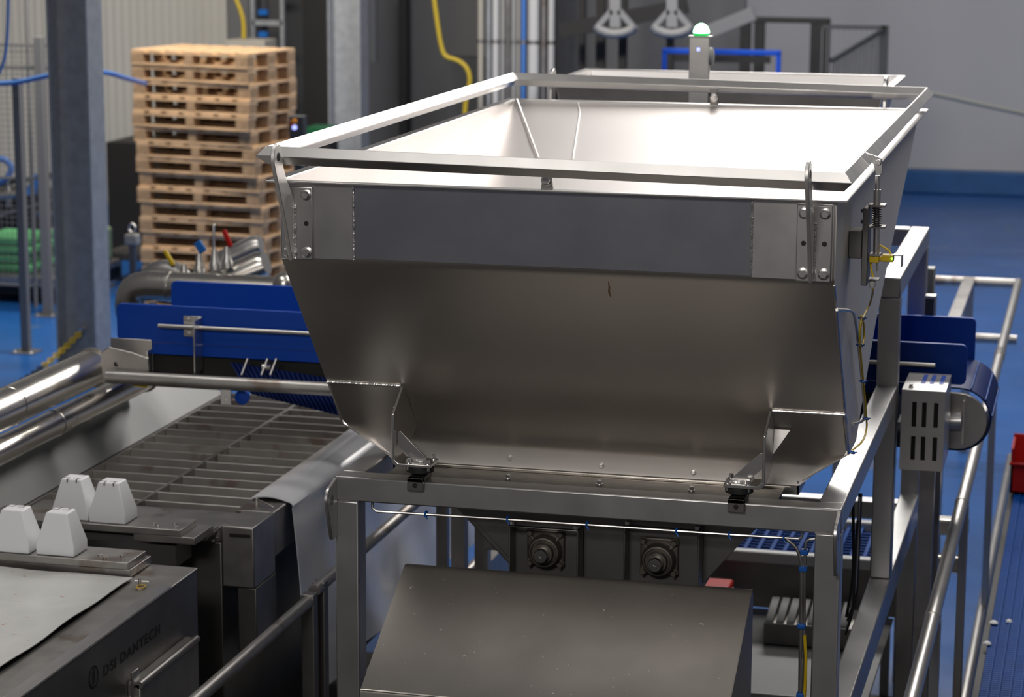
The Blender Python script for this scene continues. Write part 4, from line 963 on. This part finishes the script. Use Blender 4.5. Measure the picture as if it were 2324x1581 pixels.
# ================================================================ columns
def column(label, pxl, pyl, y, w, dp, name='column'):
    x = P(pxl, pyl, y=y).x; t = .018
    c = thing(name, label, 'column', (x + w / 2, y, 0))
    obj('flange', MB().box(x, x + t, y, y + dp, 0, 7), 'galv', c, bevel=.002)
    obj('flange', MB().box(x + w - t, x + w, y, y + dp, 0, 7), 'galv', c, bevel=.002)
    obj('web', MB().box(x + t, x + w - t, y + dp * .55, y + dp * .55 + .014, 0, 7), 'galv', c)
    obj('base_plate', MB().box(x - .06, x + w + .06, y - .06, y + dp + .06, 0, .025), 'galv', c)
    return c
column('galvanised H-section steel column, the near one at far left', 116, 400, 16.3, .325, .28)
column('galvanised H-section steel column, pale, between pallets and hopper', 744, 150, 24.0, .36, .30)

# ================================================================ pallets
PL, PD, PH = 1.20, .80, .1355
pf = P(299, 112, z=2.30)
def pallet_proto():
    r = thing('pallet', '', 'pallet', (0, 0, 0), 'wooden pallets in the tall stack')
    for k in range(7):
        x = -PL / 2 + k * (PL - .12) / 6
        obj('top_board', MB().box(x, x + .12, -PD / 2, PD / 2, PH - .018, PH), 'wood', r, bevel=.002)
    for y in (-PD / 2, -.06, PD / 2 - .12): obj('cross_board', MB().box(-PL / 2, PL / 2, y, y + .12, PH - .036, PH - .0185), 'wood', r)
    for x, bw in ((-PL / 2, .125), (-.04, .08), (PL / 2 - .125, .125)):
        for y in (-PD / 2, -.06, PD / 2 - .12): obj('block', MB().box(x, x + bw, y, y + .12, .0205, PH - .0365), 'blockwood', r)
    for y in (-PD / 2, -.05, PD / 2 - .10): obj('bottom_board', MB().box(-PL / 2, PL / 2, y, y + .10, 0.0005, .020), 'wood', r)
    return r
ordn = ['topmost', 'second', 'third', 'fourth', 'fifth', 'sixth', 'seventh', 'eighth', 'ninth', 'tenth', 'eleventh', 'twelfth', 'thirteenth', 'fourteenth', 'fifteenth', 'sixteenth', 'lowest']
pr = pallet_proto()
for k in range(17):
    tw = min(1, max(0, (k - 4) / 7)); th = math.radians(-11 + 7 * tw)
    th += math.radians(random.uniform(-.7, .7))
    u = Vector((math.cos(th), math.sin(th), 0)); w_ = Vector((-math.sin(th), math.cos(th), 0))
    cpt = Vector((pf.x, pf.y, 0)) + u * PL / 2 + w_ * PD / 2 + Vector((.045 * tw, 0, 0)) + Vector((random.uniform(-.012, .012), random.uniform(-.01, .01), 0))
    cpt.z = (16 - k) * PH
    lab = 'light wooden pallet, topmost of the tall stack' if k == 0 else ('light wooden pallet at the very bottom of the tall stack' if k == 16 else 'light wooden pallet, %s from the top of the tall stack' % ordn[k])
    if k == 0:
        pr.location = cpt; pr.rotation_euler = (0, 0, th); pr['label'] = lab
    else: dup(pr, cpt, lab, th)
for ch in pr.children: ch.matrix_parent_inverse = Matrix.Identity(4)

# ================================================================ pipework with coloured valve handles behind the conveyor
yp = 11.3
def Q(px, py, dy=0): return P(px, py, y=yp + dy)
pw = thing('pipework', 'fat polished steel pipes with elbows behind the left blue guards', 'pipe', tuple(Q(450, 640)))
obj('pipe_run', MB().tube(smooth_path([Q(300, 725), Q(292, 690), Q(304, 652), Q(345, 648)], 2) + [Q(385, 650), Q(640, 662), Q(760, 668)], .078, 24), 'bright', pw)
obj('elbow', MB().tube(smooth_path([Q(330, 640, .25), Q(360, 612, .25), Q(400, 618, .25), Q(425, 650, .2)], 2), .06, 20), 'steel', pw)
obj('pipe_collar', MB().tube([Q(383, 650), Q(389, 650.3)], .083, 24), 'steel', pw)
obj('branch', MB().tube([Q(430, 672, .25), Q(592, 600, .3), Q(604, 596, .3)], [.074, .074, .062], 24), 'bright', pw)
obj('branch', MB().tube([Q(505, 592, .65), Q(580, 556, .65), Q(592, 553, .65)], [.058, .058, .045], 20), 'steel', pw)
obj('elbow', MB().lathe(Q(645, 640, -.1), (0, 0, 1), [(.06, -.1), (.06, 0), (.05, .03), (.02, .05)], 20), 'bright', pw)
obj('pipe_stand', MB().box(Q(330, 700).x, Q(345, 700).x, yp, yp + .06, 0, Q(330, 690).z), 'frame', pw)
obj('pipe_stand', MB().box(Q(700, 700).x, Q(715, 700).x, yp, yp + .06, 0, Q(700, 690).z), 'frame', pw)
def valve(label, m, body, h0, h1, w):
    v = thing('valve', label, 'valve', tuple(Q(*body, .2)))
    c = Q(*body, .2)
    obj('valve_body', MB().lathe(c - Vector((0, 0, .07)), (0, 0, 1), [(.028, .02), (.032, .05), (.022, .07), (.018, .10), (.012, .13)], 16), 'steel', v)
    a, e_ = Q(*h0, .2), Q(*h1, .2)
    obj('handle', MB().beam(a, e_, w, .018, (0, 1, 0)), m, v, bevel=.006)
valve('pipe valve with a slanted yellow lever handle', 'yellow', (418, 625), (374, 568), (394, 602), .024)
valve('pipe valve with a stubby blue handle', 'bluehandle', (452, 600), (447, 548), (462, 572), .045)
valve('pipe valve with a slanted red lever handle', 'red', (515, 585), (508, 522), (524, 560), .026)
valve('pipe valve with a plain upright steel spindle', 'steel', (487, 590), (485, 508), (485, 590), .014)
w0 = P(300, 530, y=15.5)
vs_ = thing('white_valve', 'small white fitting with a loop on top beside the pallet stack', 'valve', (w0.x, 15.5, 0))
obj('stand', MB().box(w0.x - .02, w0.x + .02, 15.48, 15.52, 0, w0.z - .08), 'darksteel', vs_)
obj('body', MB().box(w0.x - .05, w0.x + .05, 15.46, 15.54, w0.z - .08, w0.z), 'panelgrey', vs_, bevel=.015)
obj('loop', MB().tube([w0 + Vector((.025 * math.cos(a), 0, .04 + .03 * math.sin(a))) for a in [2 * PI * k / 14 for k in range(15)]], .008, 8), 'steel', vs_)
# dark cabinet and ribbed bench left of the pallets
k0, k1 = P(240, 322, y=22.7), P(440, 310, y=22.7)
tag(obj('dark_cabinet', MB().box(k0.x, k1.x, 22.7, 23.4, 0, k0.z), 'black', bevel=.01), 'tall black cabinet between the near column and the pallets', 'cabinet')
b0, b1 = P(250, 566, y=20.7), P(345, 566, y=20.7)
bn = thing('ribbed_bench', 'low dark bench with lengthwise ribs at the foot of the pallets', 'bench', (b0.x, 20.7, 0))
obj('top', MB().box(b0.x, b1.x, 20.7, 22.6, b0.z - .10, b0.z - .03), 'darksteel', bn)
for k in range(6):
    x = b0.x + .02 + k * (b1.x - b0.x) / 6
    obj('rib', MB().box(x, x + .018, 20.7, 22.6, b0.z - .03, b0.z), 'dull', bn)
for x in (b0.x, b1.x - .05): obj('leg', MB().box(x, x + .05, 20.8, 20.85, 0, b0.z - .1), 'darksteel', bn)

# ================================================================ mesh fence, green stack and clutter at far left
fy = 17.3
def fpost(label, px, py, y, w=.066):
    p = P(px, py, y=y)
    c = thing('fence_post', label, 'post', (p.x, y, 0))
    obj('post', MB().box(p.x - w / 2, p.x + w / 2, y, y + w, .012, p.z), 'greypaint', c, bevel=.004)
    f_ = obj('foot', MB().box(p.x - .1, p.x + .1, y - .07, y + .13, 0, .012), 'dull', c)
    for sx_ in (-.07, .07): obj('bolt', hexbolt(MB(), (p.x + sx_, y - .03, .012), (0, 0, 1), .012, .02), 'bolt', f_)
    return p
q1_ = fpost('shorter grey square fence post with a bolted foot on the blue floor', 34, 176, fy)
q2_ = fpost('taller grey square fence post beside the near column', 84, 84, 18.9, .08)
fp = thing('mesh_fence', 'wire mesh fence panel at far left before the pale cladding', 'fence', (q2_.x - 1.2, 18.95, 0))
zt2_ = q2_.z - .08
wm = MB(); x = q2_.x - 2.2
while x < q2_.x + .1:
    wm.box(x - .002, x + .002, 19.008, 19.012, .25, zt2_); x += .05
z = .25
while z < zt2_:
    wm.box(q2_.x - 2.2, q2_.x + .1, 19.012, 19.016, z - .002, z + .002); z += .05
mo = obj('wire_mesh', wm, 'greypaint', fp); mo['kind'] = 'stuff'
for z in (zt2_, zt2_ - .19, 1.2, .25): obj('rail', MB().box(q2_.x - 2.2, q2_.x + .1, 18.99, 19.005, z - .012, z + .012), 'greypaint', fp)
pz = P(57, 0, y=19.3)
tag(obj('thin_pole', MB().cyl((pz.x, 19.3, 0), (pz.x + .02, 19.3, 4.2), .022, 12), 'greypaint'), 'thin grey upright pole behind the wire fence', 'pole')
# green stack on a dark machine
g0, g1 = P(-40, 540, y=19.6), P(80, 600, y=19.6)
dm = thing('dark_machine', 'dark low machine under the green covers behind the fence', 'machine', (g0.x, 19.6, 0))
obj('body', MB().box(P(-60, 600, y=19.5).x, P(150, 600, y=19.5).x, 19.5, 20.6, .05, zpx(60, 640, 19.5)), 'black', dm, bevel=.02)
obj('ledge', MB().box(P(-60, 600, y=19.4).x, P(150, 600, y=19.4).x, 19.4, 20.6, zpx(60, 640, 19.5), zpx(60, 622, 19.5) - .002), 'dull', dm, bevel=.01)
gz = zpx(60, 622, 19.5)
gt = MB().grid(lambda u, v: (g0.x + (g1.x - g0.x) * u, 19.5 + .6 * v, gz + (zpx(30, 545, 19.6) - gz) * (0.45 + .55 * math.sin(v * PI / 2 + .2)) * (1 - .12 * math.cos(u * 9)) + .08 * (1 - u)), 20, 10)
gt = MB()
zz = gz
for k in range(4):
    h = (zpx(30, 535, 19.6) - gz) / 4
    tag(obj('green_tray', MB().box(g0.x, g1.x - .03 * (k % 2), 19.52, 20.1, zz + .002, zz + h - .004), 'green', bevel=.02), 'green plastic tray, %s of the green stack at far left' % ['lowest', 'second from below', 'third from below', 'topmost'][k], 'tray', 'green trays')
    zz += h
gl0, gl1 = P(84, 560, y=19.9), P(128, 560, y=19.9)
tag(obj('pale_tub', MB().box(gl0.x, gl1.x + .3, 20.12, 20.5, gz + .001, zpx(100, 528, 19.9)), mat('pale_green_plastic', (.30, .42, .26), .5), bevel=.03), 'pale green tub right of the green stack, half hidden by the column', 'tub')
tag(obj('blue_hose', MB().tube(smooth_path([P(19, -30, y=15.6), P(18, 40, y=15.6), P(15, 110, y=15.6), P(4, 158, y=15.6), P(-20, 185, y=15.6)], 2), .012, 8), 'bluehose'), 'blue hose hanging down at the top left corner', 'hose')
tag(obj('blue_hose', MB().tube(smooth_path([P(-20, 190, y=17.0), P(40, 188, y=17.0), P(105, 172, y=17.0), P(180, 160, y=17.0), P(245, 164, y=17.2), P(280, 176, y=17.8), P(330, 190, y=19.3)], 2), .020, 10), 'bluehose'), 'blue hose strung level behind the near column towards the pallets', 'hose')
tag(obj('blue_hose', MB().tube(smooth_path([P(-20, 362, y=19.2), P(10, 360, y=19.2), P(26, 375, y=19.2), P(22, 400, y=19.2), P(-10, 420, y=19.2)], 2), .028, 10), 'bluehose'), 'blue hose loop behind the fence at the left edge', 'hose')
cm_ = thing('clutter_machine', 'dark filling machine with small steel fittings behind the fence', 'machine', (g0.x, 20.8, 0))
obj('body', MB().box(P(-60, 430, y=21).x, P(150, 430, y=21).x, 21, 21.6, 0, zpx(60, 440, 21)), 'black', cm_, bevel=.03)
obj('bright_bar', MB().cyl(P(85, 484, y=20.7), P(125, 483, y=20.7), .03), 'bright', cm_)
obj('pipe', MB().cyl(P(-10, 445, y=20.8), P(60, 440, y=20.8), .035), 'steel', cm_)
obj('pipe', MB().cyl(P(20, 395, y=20.9), P(20, 470, y=20.9), .03), 'steel', cm_)
obj('blue_pipe', MB().cyl(P(85, 400, y=20.9), P(70, 440, y=20.9), .05), 'bluehandle', cm_)
obj('top_frame', MB().beam(P(-10, 420, y=20.9), P(125, 395, y=20.9), .05, .05), 'black', cm_)
obj('top_frame', MB().beam(P(-10, 490, y=20.6), P(125, 452, y=20.6), .03, .03), 'dull', cm_)
# chain from the column
ch_ = thing('barrier_chain', 'yellow and black plastic chain slanting down from the near column', 'chain', tuple(P(190, 746, y=16.2)))
ca_, cb_ = P(187, 750, y=16.40), P(-30, 905, y=15.6)
nl = 34
for k in range(nl):
    a = ca_.lerp(cb_, k / nl); e_ = ca_.lerp(cb_, (k + 1.35) / nl)
    s_ = -.06 * math.sin(PI * k / nl); a.z += s_; e_.z += -.06 * math.sin(PI * (k + 1.35) / nl)
    t = (e_ - a).normalized(); nrm = (t.cross(Vector((0, 1, 0))) if k % 2 else Vector((0, 1, 0))).normalized()
    c = (a + e_) / 2; hl = (e_ - a).length / 2
    lk_ = [c + t * hl * math.cos(q) + nrm * .019 * math.sin(q) for q in [2 * PI * j / 12 for j in range(13)]]
    obj('link', MB().tube(lk_, .0075, 6, cap=False), 'yellow' if k < 14 or k > 28 else 'rubber', ch_)
obj('hook', MB().lathe(P(190, 745, y=16.44), (0, -1, 0), [(.02, 0), (.026, .03), (.015, .06)], 12), 'bolt', ch_)

# ================================================================ dark background equipment
yB = 25.2
pipes = [(1091, 13, 'beige', 'pale beige upright pipe, leftmost of the pipe bundle'), (1109, 12, 'galv', 'blue-grey upright pipe next to the beige pipe on the left of the bundle'), (1125, 15, 'whitedim', 'white upright pipe, third from the left of the bundle'),
         (1141, 12, 'panelgrey', 'grey upright pipe, fourth from the left of the bundle'), (1153, 9, 'dull', 'dull steel upright pipe in the middle of the bundle'), (1166, 13, 'panelgrey', 'grey upright pipe just left of the thin beige one'), (1177, 6, 'beige', 'thin beige upright pipe touching the blue one'),
         (1188, 11, 'bluehose', 'light blue upright pipe of the bundle'), (1211, 27, 'whitedim', 'thickest white upright pipe, right of the blue one'), (1234, 12, 'dull', 'dull brownish upright pipe, second from the right of the bundle'), (1251, 15, 'whitedim', 'white upright pipe, rightmost of the bundle')]
for px, w, m, lab in pipes:
    p = P(px, 110, y=yB); r = w / 2 * yB / F_
    pt = thing('upright_pipe', lab, 'pipe', (p.x, yB, 0), 'upright pipes in the bundle')
    obj('pipe_body', MB().cyl((p.x, yB, 0), (p.x, yB, 7), r, 16), m, pt)
    obj('clamp', MB().cyl((p.x, yB, 2.05), (p.x, yB, 2.09), r + .002, 16), 'dull', pt)
yh = 24.4
tag(obj('yellow_hose', MB().tube(smooth_path([P(528, -20, y=yh), P(545, 20, y=yh), P(553, 50, y=yh), P(553, 87, y=yh)], 2), .024, 10), 'yellowhose'), 'yellow hose dropping onto the pale box above the pallets', 'hose')
bx_ = P(512, 90, y=24.2); bx2 = P(600, 120, y=24.2)
tag(obj('pale_box', MB().box(bx_.x, bx2.x, 24.2, 24.6, 0, bx_.z), 'beige', bevel=.01), 'pale box rising behind the pallet stack under the yellow hose', 'box')
tag(obj('yellow_hose', MB().tube(smooth_path([P(983, -20, y=yh), P(992, 50, y=yh), P(1001, 105, y=yh), P(1010, 130, y=yh), P(1040, 136, y=yh), P(1062, 155, y=yh), P(1068, 185, y=yh), P(1058, 215, y=yh), P(1054, 270, y=yh), P(1050, 420, y=yh)], 2), .024, 10), 'yellowhose'), 'long yellow hose curving down left of the pipe bundle', 'hose')
# cable ladder
la = thing('cable_ladder', 'grey galvanised cable ladder standing behind the pallets', 'ladder', (P(605, 50, y=25.0).x, 25, 0))
for px in (573, 640): x = P(px, 50, y=25).x; obj('rail', MB().box(x - .022, x + .022, 25, 25.06, 0, 7), 'galv', la)
for py in (-60, 52, 165): z = zpx(605, py, 25); obj('rung', MB().box(P(573, 50, y=25).x, P(640, 50, y=25).x, 25.0, 25.05, z - .03, z + .03), 'galv', la)
x = P(600, 50, y=25.1).x; obj('conduit', MB().box(x - .03, x + .03, 25.1, 25.14, 0, 7), 'darkgrey', la)
for py in (28, 78):
    p = P(597, py, y=25.05); obj('connector', MB().box(p.x - .05, p.x + .05, 25.04, 25.1, p.z - .03, p.z + .03), 'bluehandle', la)
def wallbox(name, label, cat, px0, px1, py, y, dpt, m, zb=0, zt=None, bv=.005):
    a, c = P(px0, 100, y=y), P(px1, 100, y=y)
    return tag(obj(name, MB().box(a.x, c.x, y, y + dpt, zb, zt if zt is not None else zpx(px0, py, y)), m, bevel=bv), label, cat)
wallbox('black_screen', 'tall black screen between the pallets and the pale column', 'screen', 688, 746, -60, 25.4, .2, 'black')
wallbox('grey_screen', 'dark grey tall screen behind the cable ladder', 'screen', 645, 688, -60, 25.8, .15, 'darkgrey')
wallbox('wall_post', 'narrow pale upright post right of the pale column', 'post', 840, 852, -60, 25.6, .1, 'greypaint', zb=zpx(845, 142, 25.6))
wallbox('dark_strip', 'narrow black upright strip on the dark wall left of the yellow hose', 'strip', 904, 922, -60, 26.2, .15, 'black')
wallbox('dark_cabinet', 'dark brown-framed cabinet below the yellow hose beside the pipes', 'cabinet', 1012, 1086, 130, 25.6, .3, 'darkgrey')
wallbox('green_box', 'dark green box just left of the pale column, under a grey lid', 'box', 692, 744, 288, 22.5, .3, 'darkgreen', zb=zpx(700, 312, 22.5))
wallbox('grey_stand', 'dark stand carrying the dark green box', 'stand', 692, 744, 320, 22.5, .3, 'black', zt=zpx(700, 312, 22.5) - .001)
# control box with lights
cb2 = thing('control_box', 'small dark control box with orange button and blue light beside the pallets', 'box', (P(672, 285, y=17).x, 17, 0))
a, c = P(655, 262, y=17), P(690, 330, y=17)
obj('body', MB().box(a.x, c.x, 17, 17.08, c.z, a.z), 'darkgrey', cb2, bevel=.01)
obj('stand', MB().box((a.x + c.x) / 2 - .03, (a.x + c.x) / 2 + .03, 17.02, 17.08, 0, c.z), 'darkgrey', cb2)
obj('button', MB().lathe(P(669, 276, y=17), (0, -1, 0), [(.022, 0), (.022, .02), (.015, .025)], 16), 'orange', cb2)
obj('button', MB().lathe(P(663, 282, y=17), (0, -1, 0), [(.013, 0), (.013, .02)], 16), 'red', cb2)
obj('light', MB().lathe(P(669, 289, y=17), (0, -1, 0), [(.018, 0), (.018, .012), (.010, .02)], 16), 'ledblue', cb2)
# white hangers
M['hangergrey'] = mat('hanger_white', (.20, .20, .20), .6)
def hanger(px, label):
    y = 22.0
    r = thing('white_hanger', label, 'hanger', tuple(P(px, 70, y=y)), 'white hangers')
    def H(dx, py): return P(px + dx, py, y=y)
    obj('stem', MB().beam(H(-1, -80), H(0, 62), .10, .05, (0, 1, 0)), 'hangergrey', r)
    for s_ in (-1, 1): obj('brace', MB().beam(H(s_ * 8, 24), H(s_ * 40, 60), .05, .05, (0, 1, 0)), 'hangergrey', r)
    obj('foot', MB().tube([H(-44, 58), H(-36, 68), H(-18, 75), H(0, 77), H(18, 75), H(36, 68), H(44, 58)], .045, 10), 'hangergrey', r)
hanger(1397, 'white three-armed hanger, the left one above the hopper')
hanger(1526, 'white three-armed hanger, the right one beside the green lamp')
# dark stands behind the hangers
for px, w, lab in ((1320, 14, 'dark slim upright post, leftmost behind the hangers'), (1362, 22, 'dark thick upright post behind the left hanger'), (1412, 18, 'dark upright post just right of the left hanger stem'), (1520, 16, 'dark upright post behind the right hanger')):
    y = 24.6; p = P(px, 100, y=y); r = w / 2 * y / F_
    tag(obj('dark_post', MB().box(p.x - r, p.x + r, y, y + .08, 0, 6), 'black', bevel=.004), lab, 'post', 'dark posts behind the hangers')
wallbox('dark_backdrop', 'broad dark screen behind the white hangers', 'screen', 1262, 1690, -60, 26.0, .1, 'darkwall')
tag(obj('inclined_beam', MB().beam(P(1268, 72, y=24.2), P(1560, 12, y=24.2), .06, .16), 'black', bevel=.005), 'dark inclined beam crossing behind the two hangers', 'beam')
tag(obj('inclined_beam', MB().beam(P(1600, 75, y=24.2), P(1712, 30, y=24.2), .05, .14), 'greypaint', bevel=.005), 'grey inclined beam right of the green lamp', 'beam')
# dark frame and blue rack
df = thing('gantry', 'dark square-tube door-like gantry near the grey back wall', 'frame', (P(1790, 100, y=25).x, 25, 0))
y = 25.0
for px in (1690, 1722, 1860):
    p = P(px, 100, y=y); w = .055 if px < 1800 else .10
    obj('upright', MB().box(p.x - w, p.x + w, y, y + .1, 0, zpx(px, 42, y)), 'black', df, bevel=.005)
obj('top_bar', MB().box(P(1672, 100, y=y).x, P(1879, 100, y=y).x, y - .005, y + .095, zpx(1780, 52, y), zpx(1780, 40, y)), 'black', df, bevel=.005)
br2 = thing('blue_rack', 'low blue metal rack standing behind the rear hopper', 'rack', (P(1640, 130, y=22.5).x, 22.5, 0))
y = 22.5; xa_, xb_ = P(1502, 120, y=y).x, P(1772, 120, y=y).x
obj('top_bar', MB().box(xa_, xb_, y, y + .06, zpx(1640, 124, y), zpx(1640, 112, y)), 'blueplastic', br2, bevel=.008)
obj('panel', MB().box(xa_ + .12, xb_ - .1, y + .01, y + .05, zpx(1640, 142, y), zpx(1640, 126, y)), 'black', br2)
for x in (xa_, xb_ - .045): obj('leg', MB().box(x, x + .045, y, y + .05, 0, zpx(1640, 118, y)), 'blueplastic', br2, bevel=.008)
# fence at the right of the background
fq = thing('mesh_fence', 'dark wire fence panel with a corner post before the grey back wall', 'fence', (P(2010, 100, y=24).x, 24, 0))
y = 24.0; xe = P(2010, 100, y=y).x; xs_ = P(1865, 100, y=y).x; zt3 = zpx(1940, 62, y)
obj('corner_post', MB().box(xe - .06, xe + .02, y, y + .08, 0, zpx(2010, 58, y)), 'darkgrey', fq, bevel=.005)
obj('rail', MB().box(xs_, xe, y, y + .03, zt3 - .02, zt3 + .02), 'darkgrey', fq)
wm = MB(); x = xs_
while x < xe: wm.box(x - .004, x + .004, y + .01, y + .018, .1, zt3); x += .055
obj('wire_mesh', wm, 'greypaint', fq)['kind'] = 'stuff'
wm = MB(); yy = y - .1
while yy > y - 4.5: wm.box(xe - .03, xe - .022, yy, yy + .008, .1, zt3 - .02); yy -= .16
obj('wire_mesh', wm, 'darkgrey', fq)['kind'] = 'stuff'
obj('rail', MB().box(xe - .04, xe - .01, y - 4.5, y - .01, zt3 - .04, zt3), 'darkgrey', fq)
sq = [P(2080, 205, y=23.0), P(2160, 222, y=23.2), P(2240, 240, y=23.4), P(2330, 259, y=23.6), P(2420, 275, y=23.8)]
tag(obj('barrier_strap', MB().tube(sq, .022, 8), mat('strap_webbing', (.27, .27, .23), .6)), 'faint greenish strap slanting across the grey wall at right', 'strap')
